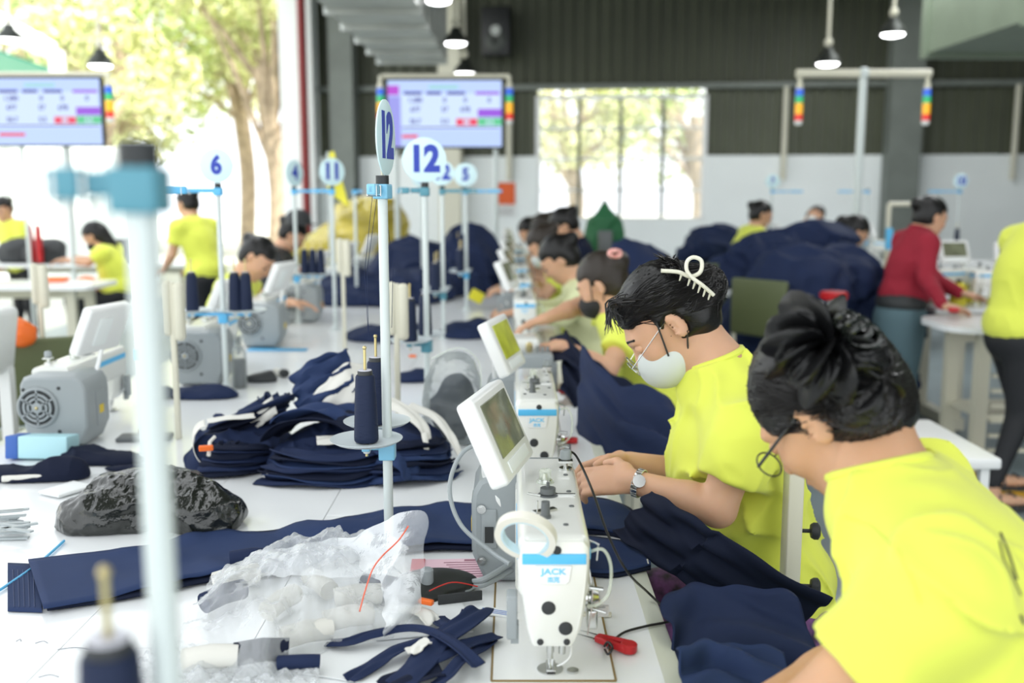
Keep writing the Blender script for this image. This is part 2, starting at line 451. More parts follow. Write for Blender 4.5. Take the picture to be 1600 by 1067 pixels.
# roof, right wall, back part of the hall
rf = MB()
rf.box((3.2, 7.0, 5.5), (14.6, 22, .1)); rf.build('ceiling', m_olive, smooth=False, kind='structure')
MB().box((10.5, 8, 2.7), (.1, 20, 5.4)).build('wall_right', m_olive2, smooth=False, kind='structure')

# ducts under the roof
def duct(name, corners, yn, yf, z0, z1, m, label, ribs):
    x0n, x1n, x0f, x1f = corners
    t = thing(name, label, 'air duct', ((x0f+x1f)/2, yf, z0))
    mb = MB(); n = ribs
    for i in range(n):
        a = i/n; b = (i+.93)/n; g = (i+1)/n
        for (q0, q1, e) in ((a, b, 0.), (b, g, .05)):
            ya, yb = yn+(yf-yn)*q0, yn+(yf-yn)*q1
            xa, xb = x0n+(x0f-x0n)*q0, x1n+(x1f-x1n)*q0
            mb.box(((xa+xb)/2, (ya+yb)/2, (z0+z1)/2-e/2), (abs(xb-xa)+e, yb-ya, z1-z0+e))
    mb.build('duct_shell', m, t, origin=t.location, smooth=False)
    h = MB()
    for y in np.linspace(yn+.5, yf-.5, 4):
        for x in ((x0f+.05), (x1f-.05)): h.cyl((x, y, z1), (x, y, 5.45), .02)
    h.build('hanger_rod', m_steel, t, origin=t.location)
m_duct = mat('galvanised', (.40, .42, .40), .4, metal=.35, var=(2, .15))
a, b = PY(592, 95, 13), PY(696, 95, 13)
duct('ventilation_duct', (a.x, b.x, a.x, b.x), 5.0, 13.0, a.z, a.z+.7, m_duct, 'ribbed grey ventilation duct under the roof left of the middle lamps', 9)
a, b = PY(1440, 86, 12), PY(1560, 86, 12)
duct('ventilation_duct', (a.x, b.x+1.2, a.x, b.x+1.2), 5.0, 12.0, a.z, a.z+.8, mat('green_grey_sheet', (.22, .27, .20), .5, metal=.2, var=(2, .1)), 'greenish ventilation duct at the upper right corner of the hall', 3)
# loudspeaker
p = PY(776, 50, 16.55)
t = thing('loudspeaker', 'black loudspeaker mounted high on the dark back wall', 'speaker', (p.x, p.y, p.z-.4), WR)
MB().box((0, 0, .4), (.46, .3, .76), bev=.02).build('cabinet', m_black, t)
MB().lathe([(.03, 0), (.06, .01), (.08, .03)], (0, -.15, .4), (0, -1, 0), 16).build('badge', m_duct, t)
MB().lathe([(.16, 0), (.17, .01), (.15, .02), (.05, .0)], (0, -.15, .25), (0, -1, 0), 20).build('cone', m_dark, t)
MB().box((0, .25, .4), (.1, .3, .1)).build('bracket', m_steel, t)

# pendant lamps
def lamp():
    t = thing('pendant_lamp', 'x', 'lamp', (0, 0, 0), 0, 'pendant lamps of the hall')
    MB().lathe([(.03, .17), (.05, .16), (.06, .12), (.11, .07), (.13, .02), (.135, -.0), (.128, 0), (.12, .02), (.03, .10)], n=24).build('shade', m_dark, t)
    MB().lathe([(.0, -.028), (.06, -.025), (.105, -.012), (.118, .01), (.0, .012)], n=24).build('diffuser', m_glow, t)
    MB().ball((0, 0, .22), .045).build('canopy', m_cream, t)
    MB().cyl((0, 0, .22), (0, 0, 2.5), .018, n=8).build('stem', m_cream, t)
    return t
lp = lamp()
for i, (px, py, w_, lab) in enumerate(((685, 2, 42, 'white glowing pendant lamp cut by the top edge above the middle monitor'),
        (712, 68, 36, 'glowing pendant lamp with dark dome between duct and speaker'), (726, 115, 33, 'glowing pendant lamp just above the top of the middle monitor'),
        (1395, 54, 38, 'glowing pendant lamp in front of the right steel column'), (1293, 100, 37, 'glowing pendant lamp above the left half of the white T shaped pole'),
        (15, 62, 35, 'glowing pendant lamp in the top left corner over the green awning'), (157, 103, 38, 'glowing pendant lamp against the trees right of the left monitor'))):
    d = .25*FPX/w_; p = PD(px, py, d)
    o = lp if i == 0 else dup(lp)
    o.location = p; o['label'] = lab
    if d < 0: pass

# the yard: trees, fence, awning frame
def tree(x, y, h, cr, n, label, seed, m=None, name='broadleaf_tree'):
    rnd = random.Random(seed); t = thing(name, label, 'tree', (x, y, 0), 0, 'trees in the yard')
    tr = MB(); top = V3((x+rnd.uniform(-.3, .3), y, h*.55))
    tr.tube(spline([(x, y, -.05), (x+.1, y, h*.2), (x-.05, y, h*.4), top], 4), .2, 10, rs=None)
    cl = []
    for k in range(16):
        a = rnd.uniform(0, 2*pi); q = V3((x+cos(a)*cr*rnd.uniform(.3, .9), y+sin(a)*cr*.7*rnd.uniform(.3, .9), h*rnd.uniform(.42, 1.0)))
        b0 = V3((x, y, h*rnd.uniform(.25, .5)))
        tr.tube([b0, (b0+q)/2+V3((0, 0, .2)), q], .05, 6, rs=[.09, .06, .02]); cl.append((q, rnd.uniform(.5, 1.)))
    tr.build('trunk', m_bark, t, origin=t.location)
    vs = np.zeros((n*4, 3)); rs = np.random.RandomState(seed)
    c = np.array([q[0] for q in cl]); rr = np.array([q[1] for q in cl])*cr*.42
    ci = rs.randint(0, len(cl), n); dv = rs.normal(size=(n, 3)); dv /= np.linalg.norm(dv, axis=1)[:, None]
    P = c[ci]+dv*(rr[ci]*rs.uniform(.35, 1, n)**.6)[:, None]
    a = rs.normal(size=(n, 3)); a /= np.linalg.norm(a, axis=1)[:, None]; b = np.cross(a, rs.normal(size=(n, 3))); b /= np.linalg.norm(b, axis=1)[:, None]
    s_ = rs.uniform(.05, .11, n)[:, None]
    Q = np.stack([P-a*s_*1.5, P+b*s_*.6, P+a*s_*1.5, P-b*s_*.6], 1)-np.array((x, y, 0))
    me = bpy.data.meshes.new('foliage'); me.from_pydata(Q.reshape(-1, 3).tolist(), [], [(4*i, 4*i+1, 4*i+2, 4*i+3) for i in range(n)]); me.update()
    o = mkobj('foliage', me, t, m or m_leaf); o['kind'] = 'stuff'
tree(-5.2, 22, 7.5, 3.0, 5200, 'tall leafy tree behind the number 6 sign, its trunk below the crown', 3, m_leaf2)
tree(-9.5, 24, 8.0, 3.2, 4200, 'pale leafy tree behind the left monitor', 4, m_leaf)
tree(-13.5, 27, 9.0, 3.6, 3000, 'sunlit tree at the far left behind the green awning', 5, m_leaf2)
tree(-6.9, 26, 9.5, 3.8, 5200, 'broad bright tree in the middle of the yard', 12, m_leaf2)
tree(-4.9, 24.5, 9.5, 3.6, 4800, 'leafy tree beside the white column of the hall', 6, m_leaf)
tree(-7.5, 18.5, 5.6, 1.9, 2600, 'small sunlit tree whose trunk stands left of the number 6 sign', 7, m_leaf2)
tree(1.5, 25, 6.0, 2.6, 2600, 'sunlit tree seen through the left panes of the window', 8, m_leaf2)
tree(4.6, 25, 6.0, 2.6, 2600, 'tree with green leaves seen through the right panes of the window', 9, m_leaf)
# corrugated white fence
fc = thing('yard_fence', 'white corrugated sheet fence outside behind the left monitor', 'fence', (-9.0, 16.5, 0))
p0, p1 = PY(-60, 230, 16.5), PY(235, 230, 16.5); mb = MB(); n = 22
for i in range(n):
    a = p0.x+(p1.x-p0.x)*i/n; w_ = (p1.x-p0.x)/n
    MB().box((a+w_/2, 16.5+(.02 if i % 2 else -.02), p0.z/2), (w_*1.02, .03, p0.z)).build('fence_sheet', m_panel, fc, origin=fc.location, smooth=False)
aw = thing('yard_awning', 'green awning roof on a white steel frame outside at the far left', 'awning', (-9.5, 15.0, 0))
a, b = PY(92, 95, 14.5), PY(-120, -20, 14.5); c_ = PY(-150, 75, 19)
MB().add([PY(84, 112, 14.6), PY(-60, 62, 14.6), PY(-60, 110, 19), PY(60, 118, 19), PY(84, 108, 14.6), PY(-60, 58, 14.6), PY(-60, 106, 19), PY(60, 114, 19)],
         [(0, 1, 2, 3), (4, 5, 6, 7), (0, 1, 5, 4), (1, 2, 6, 5), (2, 3, 7, 6), (3, 0, 4, 7)]).build('awning_sheet', m_green, aw, origin=aw.location, smooth=False)
MB().tube([PY(-60, -5, 14.5), PY(10, 38, 14.5), PY(84, 78, 14.5)], .1, 8).tube([PY(-60, 30, 14.5), PY(75, 86, 14.5)], .05, 8).build('rafter', m_panel, aw, origin=aw.location)
pp = PY(88, 80, 14.5); MB().cyl((pp.x, 14.5, 0), (pp.x, 14.5, pp.z), .11).build('post', m_panel, aw, origin=aw.location)

# ================================================================ TABLES
m_table = mat('table_laminate', (.86, .88, .89), .22, var=(3, .03), coat=.2)
m_edge = mat('table_edge', (.66, .68, .58), .35)
m_seam = mat('seam_brown', (.25, .17, .06), .5)
m_leg = mat('table_leg_paint', (.60, .58, .46), .45)
def sewing_table(x0, x1, y0, y1, label, group, side=1, bed=None, legs=True):
    t = thing('sewing_table', label, 'table', ((x0+x1)/2, (y0+y1)/2, 0), 0, group)
    o = t.location
    MB().box(((x0+x1)/2-side*.013, (y0+y1)/2, .735), (x1-x0-.028, y1-y0-.0015, .03), bev=.001).build('table_top', m_table, t, origin=o, smooth=False)
    e = x1-.015 if side > 0 else x0+.015
    mb = MB(); n = 8
    prof = [(e-.018, .7505), (e+.008, .7505), (e+.0135, .748), (e+.015, .743), (e+.015, .727), (e+.0135, .722), (e+.008, .72), (e-.018, .72)] if side > 0 else [(e+.018, .7505), (e-.008, .7505), (e-.0135, .748), (e-.015, .743), (e-.015, .727), (e-.0135, .722), (e-.008, .72), (e+.018, .72)]
    mb.prism([(a, y0+.0015, z) for a, z in prof], (0, y1-y0-.003, 0)).build('edge_strip', m_edge, t, origin=o)
    if bed:
        bx, by = bed
        MB().box((bx, by, .7508), (.182, .47, .002)).build('bed_plate', m_whitep, t, origin=o, smooth=False)
        for sx in (-1, 1): MB().box((bx+sx*.0925, by, .7509), (.0035, .47, .0022)).build('seam', m_seam, t, origin=o, smooth=False)
        MB().box((bx, by-.237, .7509), (.186, .0035, .0022)).build('seam', m_seam, t, origin=o, smooth=False)
    if legs:
        for yy in (y0+.16, y1-.16):
            for xx in (x0+.1, x1-.1): MB().box((xx, yy, .37), (.045, .045, .70)).build('leg', m_leg, t, origin=o, smooth=False)
            MB().box(((x0+x1)/2, yy, .03), (x1-x0-.12, .05, .035)).build('foot_rail', m_leg, t, origin=o, smooth=False)
        MB().box(((x0+x1)/2, (y0+y1)/2, .68), (.05, y1-y0-.36, .05)).build('cross_beam', m_leg, t, origin=o, smooth=False)
    return t
MY = [1.437, 2.418, 3.50, 4.72, 5.78, 6.85, 7.95, 9.1]
bounds = [.25, 1.20, 2.16, 3.20, 4.42, 5.52, 6.58, 7.65, 8.8, 10.4]
ORD = ['nearest', 'second', 'third', 'fourth', 'fifth', 'sixth', 'seventh', 'eighth', 'ninth']
MX = .062
for i in range(9):
    by = (MY[i-1]+.19) if i > 0 else None
    sewing_table(-.42, .26, bounds[i], bounds[i+1], 'white sewing table of the right row, %s from the camera' % ORD[i], 'white tables of the right sewing row', 1, (MX, by) if by else None)
lb = [.25, 1.5, 2.5, 3.42, 4.36, 5.3, 6.3, 7.5, 8.8, 10.4]
for i in range(9):
    sewing_table(-1.5, -.72, lb[i], lb[i+1], 'white sewing table of the left row, %s from the camera' % ORD[i], 'white tables of the left sewing row', -1)
tr = thing('centre_shelf', 'long white board running between the two sewing rows', 'table', (-.57, 5.3, 0))
for i in range(9): MB().box((-.57, (lb[i]+lb[i+1])/2, .735), (.299, lb[i+1]-lb[i]-.0015, .03)).build('board', m_table, tr, origin=tr.location, smooth=False)
for y in (.6, 3, 5.5, 8, 10): MB().box((-.57, y, .36), (.05, .05, .72)).build('leg', m_leg, tr, origin=tr.location, smooth=False)

# ================================================================ SEWING MACHINES  (local: needle end towards -y, operator at +x)
m_mach = mat('machine_enamel', (.80, .81, .77), .28, coat=.4)
m_grey = mat('machine_grey', (.30, .33, .34), .38, bump=('noise', 400, .05, .0004))
m_greyd = mat('machine_grey_dark', (.12, .13, .135), .4)
m_strip = mat('blue_stripe', (.10, .50, .85), .35)
m_logo = mat('logo_blue', (.20, .60, .88), .4)
m_screen = mat('panel_screen', (.10, .11, .07), .12, var=(14, .5), emit=((.28, .30, .20), .25))
m_screen_y = mat('panel_film', (.55, .60, .05), .3, var=(20, .2))
m_rub = mat('rubber', (.03, .033, .035), .55)
m_clear = mat('clear_plastic', (.85, .92, .80), .12, alpha=.35)
def loft(mb, rings, caps=True):
    n = len(rings[0]); vs = [q for r_ in rings for q in r_]; fs = []
    for j in range(len(rings)-1): fs += [(j*n+i, j*n+(i+1) % n, (j+1)*n+(i+1) % n, (j+1)*n+i) for i in range(n)]
    if caps: fs += [tuple(range(n-1, -1, -1)), tuple(range((len(rings)-1)*n, len(rings)*n))]
    mb.add(vs, fs); return mb
def rrect(x0, x1, z0, z1, r, n=4):
    out = []
    for cx, cz, a in ((x1-r, z1-r, 0), (x0+r, z1-r, 90), (x0+r, z0+r, 180), (x1-r, z0+r, 270)):
        for k in range(n+1): t = R(a+90*k/n); out.append((cx+r*cos(t), cz+r*sin(t)))
    return out
def machine(label, group, detail=2, screen=None):
    t = thing('sewing_machine', label, 'sewing machine', (0, 0, 0), 0, group)
    # head (needle end)
    def sec(y, s):                                      # front outline narrowing to the bottom
        pts = [(-.050, .150), (-.0455, .110), (-.041, .075), (-.034, .052), (-.030, .046), (.026, .046), (.031, .052), (.041, .075), (.047, .110), (.051, .150), (.053, .190), (.051, .205), (.044, .2135), (-.044, .2135), (-.050, .205), (-.052, .190)]
        cx, cz = 0, .13
        return [V3((cx+(x-cx)*s, y, cz+(z-cz)*s)) for x, z in pts]
    hd = MB(); loft(hd, [sec(-.040, .90), sec(-.037, .965), sec(-.030, .995), sec(-.02, 1), sec(.055, 1), sec(.062, .97)])
    hd.build('head', m_mach, t, ang=35)
    am = MB(); A = rrect(-.054, .054, .118, .217, .016)
    loft(am, [[V3((x*s, y, .167+(z-.167)*s)) for x, z in A] for y, s in ((-.032, .93), (-.026, .985), (-.015, 1), (.36, 1), (.40, 1))])
    B_ = rrect(-.056, .058, .0, .20, .012)
    loft(am, [[V3((x, y, z)) for x, z in B_] for y in (.285, .40)])
    am.build('arm', m_mach, t, ang=35)
    # grey motor case with chamfered corners
    def case(y, s): 
        pts = [(-.135, .150), (-.135, .055), (-.112, .004), (.040, .004), (.052, .05), (.060, .145), (.060, .180), (.050, .198), (.03, .205), (-.10, .205), (-.122, .195), (-.133, .175)]
        cx, cz = -.035, .10
        return [V3((cx+(x-cx)*s, y, cz+(z-cz)*s)) for x, z in pts]
    cs = MB(); loft(cs, [case(.325, .93), case(.33, 1), case(.455, 1), case(.470, .95), case(.474, .90)])
    cs.build('motor_case', m_grey, t, ang=30)
    # fan grille on the end
    g = MB(); c = (.006, .474, .115)
    g.lathe([(.058, -.012), (.060, .000), (.058, .006), (.053, .009), (.050, .006), (.050, -.002), (.0, -.002)], c, (0, 1, 0), 32, caps=False)
    for r_ in (.038, .026): g.lathe([(r_+.003, 0), (r_+.003, .009), (r_-.003, .009), (r_-.003, 0)], c, (0, 1, 0), 28, caps=False)
    g.lathe([(.016, 0), (.015, .010), (.0, .012)], c, (0, 1, 0), 20, caps=False)
    for k in range(6):
        a = R(60*k+30); g.box((c[0]+cos(a)*.033, c[1]+.004, c[2]+sin(a)*.033), (.038, .010, .005), Matrix.Rotation(-a, 3, 'Y'))
    g.build('fan_grille', m_grey, t)
    MB().lathe([(.049, .0025), (.0, .0025)], c, (0, 1, 0), 24, caps=False).build('fan_recess', m_rub, t)
    MB().ball((c[0], c[1]+.011, c[2]), .005, 8, 6).build('screw', m_brass, t)
    for q in ((.045, .165), (-.055, .17), (-.05, .045)): MB().lathe([(.006, 0), (.005, .004), (0, .004)], (q[0], .472, q[1]), (0, 1, 0), 10, caps=False).build('plug', m_rub, t)
    MB().box((-.1362, .39, .10), (.003, .06, .10), bev=.001).build('label_plate', m_grey, t)
    MB().box((-.1385, .39, .095), (.002, .026, .024)).build('warning_label', mat('yellow_label', (.75, .55, .03), .5), t)
    # blue stripe on face and both sides
    st = MB(); st.box((0, -.0405, .186), (.094, .005, .0155), bev=.001); st.build('blue_stripe', m_strip, t)
    for sx in (-1, 1): MB().box((sx*.0535, .09, .186), (.003, .22, .0155)).build('blue_stripe', m_strip, t)
    # badge
    bd = MB(); bd.prism([(-.028, -.0385, .176), (.026, -.0385, .176), (.023, -.0385, .152), (.018, -.0385, .147), (-.020, -.0385, .147), (-.025, -.0385, .152)], (0, -.004, 0)); b_ = bd.build('badge', m_whitep, t, bevel=.001)
    M_ = Matrix.Translation((-.001, -.0428, .167)) @ Matrix.Rotation(pi/2, 4, 'X')
    text('JACK', 'lettering', m_logo, b_, M_, .0125, sx=1.25)
    text('\u6770\u514b', 'lettering', m_logo, b_, Matrix.Translation((-.001, -.0428, .1545)) @ Matrix.Rotation(pi/2, 4, 'X'), .009)
    for (x, z, r_) in ((-.008, .110, .0095), (.0175, .078, .0095), (-.020, .057, .0045), (.0195, .057, .0045), (.004, .199, .006)):
        MB().lathe([(r_*1.15, 0), (r_, .0028), (r_*.8, .0034), (0, .0034)], (x, -.0395, z), (0, -1, 0), 16, caps=False).build('plug', m_rub, t)
    # needle bar, presser foot
    nb = MB(); nb.cyl((-.004, -.012, .05), (-.004, -.012, .028), .006).cyl((-.004, -.012, .03), (-.004, -.012, .018), .0045).cyl((-.004, -.012, .02), (-.004, -.012, .002), .0012, n=6); nb.build('needle_bar', m_chrome, t)
    pf = MB(); pf.cyl((.014, -.012, .05), (.014, -.012, .026), .0055); pf.cyl((-.004, .0, .045), (-.004, .0, .016), .0045); pf.box((-.003, -.012, .005), (.014, .034, .004), bev=.001); pf.box((-.003, .001, .010), (.008, .01, .014)); pf.build('presser_foot', m_chrome, t)
    MB().tube(spline([(.028, -.012, .046), (.026, -.03, .032), (.016, -.035, .022), (.006, -.03, .014)], 5), .0014, 6).build('finger_guard', m_whitep, t)
    MB().lathe([(.02, 0), (.02, .0015), (0, .0018)], (-.004, -.012, .0), n=20).lathe([(.009, 0), (.009, .003), (0, .003)], (.03, -.02, 0), n=14).build('throat_plate', m_chrome, t)
    # operator side: tension assembly, take-up guard
    tn = MB(); tn.lathe([(.014, 0), (.014, .003), (.010, .005), (.010, .009), (.013, .011), (.009, .020), (0, .022)], (.050, .012, .105), (1, 0, 0), 16); tn.box((.060, .01, .075), (.016, .03, .03), bev=.003).cyl((.052, -.01, .13), (.075, -.014, .128), .003).cyl((.05, .0, .095), (.08, -.012, .09), .002).box((.075, .0, .088), (.02, .002, .018)); tn.build('tension_unit', m_chrome, t)
    MB().tube(spline([(.052, -.01, .185), (.074, -.012, .19), (.086, -.013, .165), (.084, -.013, .125), (.07, -.012, .105), (.052, -.01, .10)], 6), .0026, 7).build('take_up_guard', m_clear, t)
    MB().tube([(.054, .0, .16), (.060, -.004, .12), (.058, -.006, .09), (.052, -.012, .055)], .0012, 5).tube([(.054, .0, .20), (.068, -.004, .195), (.066, -.004, .17)], .0018, 5).build('thread_guide', m_chrome, t)
    if detail > 1:
        # bobbin winder, oil sight glass, thread post, screws on the arm top
        MB().lathe([(.017, 0), (.017, .002), (.009, .003), (.009, .004)], (-.002, .17, .217), n=20).lathe([(.013, .004), (.013, .013), (0, .013)], (-.002, .17, .217), n=20).lathe([(.003, .013), (.003, .022), (0, .022)], (-.002, .17, .217), n=10).build('bobbin_winder', m_greyd, t)
        MB().box((.024, .17, .2185), (.04, .006, .003)).cyl((-.035, .175, .219), (-.014, .16, .219), .0022).build('winder_lever', m_chrome, t)
        MB().lathe([(.016, 0), (.015, .004), (.011, .005), (.010, .020), (.011, .021), (.008, .024), (0, .024)], (-.004, .245, .217), n=20).build('sight_glass', m_clear, t)
        MB().lathe([(.013, .001), (.011, .006), (.005, .006), (.004, .016), (0, .016)], (-.004, .245, .217), n=16).build('gauge', m_chrome, t)
        MB().lathe([(.009, 0), (.009, .004), (.0075, .004), (.0068, .026), (0, .026)], (-.010, .055, .217), n=14).build('thread_post', m_greyd, t)
        MB().box((-.010, .085, .219), (.04, .012, .003), Matrix.Rotation(R(30), 3, 'Z')).cyl((-.022, .08, .22), (-.022, .08, .236), .0015, n=6).build('thread_guide', m_chrome, t)
        for (x, y) in ((.034, .11), (.034, .19), (.034, .29), (-.03, .03), (.02, .02)): MB().lathe([(.0045, 0), (.004, .0016), (0, .0016)], (x, y, .2172), n=10).build('screw', m_greyd, t)
        kb = MB(); kb.lathe([(.012, 0), (.012, .003), (.004, .003), (.004, .018)], (.036, .33, .217), n=14).box((.036, .33, .232), (.026, .02, .004)).build('clamp', m_chrome, t)
        MB().lathe([(.008, .018), (.0105, .020), (.0105, .033), (.008, .036), (0, .036)], (.036, .33, .217), n=14).build('clamp_knob', m_grey, t)
        for z in (.16, .05): MB().lathe([(.0085, 0), (.0085, .004), (.005, .004), (.005, .006), (0, .006)], (-.118, .322, z*.9), (0, -1, 0), 12).build('screw', m_chrome, t)
        cp = MB(); cp.box((-.104, .325, .105), (.028, .008, .075), bev=.002).build('side_panel', m_grey, t)
        MB().box((-.104, .320, .095), (.016, .004, .03)).build('socket', m_rub, t)
        MB().box((-.062, -.005, .085), (.016, .03, .07), bev=.003).box((-.058, .0, .055), (.012, .02, .03)).build('knee_lifter', m_grey, t)
    # control panel: thick tilted tablet on an arm
    pn = thing('control_panel', None, None, (0, 0, 0)); 
    bpy.data.objects.remove(pn)
    Rm = Matrix.Rotation(R(-24), 3, 'Y'); pc = V3((-.088, .235, .310))
    Rm = Matrix.Rotation(R(-13), 3, 'Z') @ Rm
    P_ = MB().box(pc, (.034, .205, .152), Rm, .008).build('control_panel', m_whitep, t)
    MB().box(pc+Rm @ V3((.0175, 0, .012)), (.003, .160, .095), Rm, .001).build('screen', screen or m_screen, P_)
    MB().box(pc+Rm @ V3((.0175, 0, -.055)), (.003, .13, .02), Rm, .001).build('button_strip', m_panel, P_)
    MB().box(pc+Rm @ V3((-.0185, .02, .0)), (.006, .06, .09), Rm, .001).build('back_plate', m_panel, P_)
    MB().tube(spline([(-.110, .30, .25), (-.110, .34, .20), (-.088, .33, .16), (-.07, .34, .11)], 6), .0065, 8).build('panel_arm', m_whitep, t)
    return t
m1 = machine('white and grey sewing machine nearest the camera with tape roll hung on it', 'sewing machines of the right row')
m1.location = (MX, MY[0], .752)
labs = ['white sewing machine behind the nearest one, in front of the woman in the white mask', None,
        'white sewing machine in front of the woman in the black mask, blurred', 'fifth white sewing machine of the right row, before the bun-haired woman',
        'sixth white sewing machine of the right row', 'seventh white sewing machine of the right row', 'last white sewing machine of the right row, farthest from the camera']
for i, lab in zip(range(1, 8), labs):
    if lab: dup(m1, loc=(MX, MY[i], .752), label=lab)
for o in list(bpy.data.objects):
    if o.name.startswith('sewing_machine') and abs(o.location.y-MY[1]) < .01:
        for ch in o.children:
            if ch.name.startswith('control_panel'):
                for c2 in ch.children:
                    if c2.name.startswith('screen'): c2.data = c2.data.copy(); c2.data.materials[0] = m_screen_y
LY = [2.76, 3.66, 4.58, 5.5, 6.6, 7.7]
llabs = ['grey and white sewing machine at the left with its round fan grille towards the camera', 'grey sewing machine right of the tall blurred pole, left of number 6 stand',
         'grey sewing machine just right of the number 6 stand', 'grey sewing machine beyond the two navy cones at the left row middle', 'fifth grey sewing machine of the left row', 'farthest grey sewing machine of the left row']
for i, (y, lab) in enumerate(zip(LY, llabs)):
    dup(m1, loc=(-1.335 if i == 0 else -1.21, y+.474, .752), rz=pi, label=lab, group='sewing machines of the left row')
# third machine of the right row: grey head with a green display and a white bent hose
t = thing('overlock_machine', 'grey sewing machine with green display and brass knob between the white machines', 'sewing machine', (MX, MY[2], .752))
MB().box((.02, .02, .10), (.13, .10, .10), bev=.012).box((.0, .10, .06), (.2, .22, .12), bev=.01).build('head', m_grey, t)
MB().box((.02, -.032, .085), (.085, .004, .028)).build('display', mat('green_display', (.12, .30, .10), .3), t)
MB().box((-.03, .16, .15), (.14, .16, .08), bev=.02).build('motor_cover', m_mach, t)
MB().lathe([(.010, 0), (.013, .01), (.013, .028), (.006, .036), (0, .036)], (.0, .03, .15), n=14).build('brass_knob', m_brass, t)
for k in range(3): MB().lathe([(.006, 0), (.008, .008), (.008, .02), (0, .022)], (.03+.018*k, .03, .15), n=12).build('tension_knob', m_chrome, t)
MB().tube(spline([(-.04, .03, .155), (-.085, -.01, .12), (-.08, -.06, .06), (-.03, -.10, .03), (.06, -.12, .028), (.10, -.14, .026)], 6), .011, 10).build('hose', m_whitep, t)
MB().lathe([(.02, 0), (.045, .004), (.05, .012), (.03, .02), (0, .02)], (.07, -.16, .012), n=20).build('dish', m_whitep, t)

# ================================================================ THREAD STANDS, CONES, NUMBER SIGNS
m_pole = mat('pole_white', (.62, .68, .67), .35)
m_signp = mat('sign_pale', (.66, .86, .90), .4)
m_num = mat('number_blue', (.02, .05, .42), .4)
m_cone = mat('navy_thread', (.012, .020, .052), .65, spec=.3, bump=('wave', 60, .5, .0015, (.2, .2, 3)))
m_core = mat('cone_core', (.55, .55, .62), .5)
m_saucer = mat('saucer', (.60, .66, .68), .35)
def cone_proto(scale=1.):
    t = thing('thread_cone', 'x', 'thread cone', (0, 0, 0), 0, 'navy thread cones')
    MB().lathe([(.0215, 0), (.0235, .003), (.0238, .01), (.0215, .07), (.0185, .128), (.0165, .1315), (.010, .132)], n=26).build('thread_winding', m_cone, t)
    MB().lathe([(.0146, .130), (.0146, .138), (.0125, .1405), (.004, .1405), (.003, .13)], n=20).build('core_top', m_rub, t)
    MB().lathe([(.0132, .1400), (.0128, .1414), (.0035, .1414)], n=18, caps=False).build('core_label', m_core, t)
    return t
CONE0 = cone_proto(); CUSED = [0]
def cone(loc, label, sc=1., tilt=None):
    o = CONE0 if not CUSED[0] else dup(CONE0); CUSED[0] = 1
    o.location = loc; o['label'] = label; o.scale = (sc, sc, sc)
    if tilt: o.rotation_euler = tilt
    return o
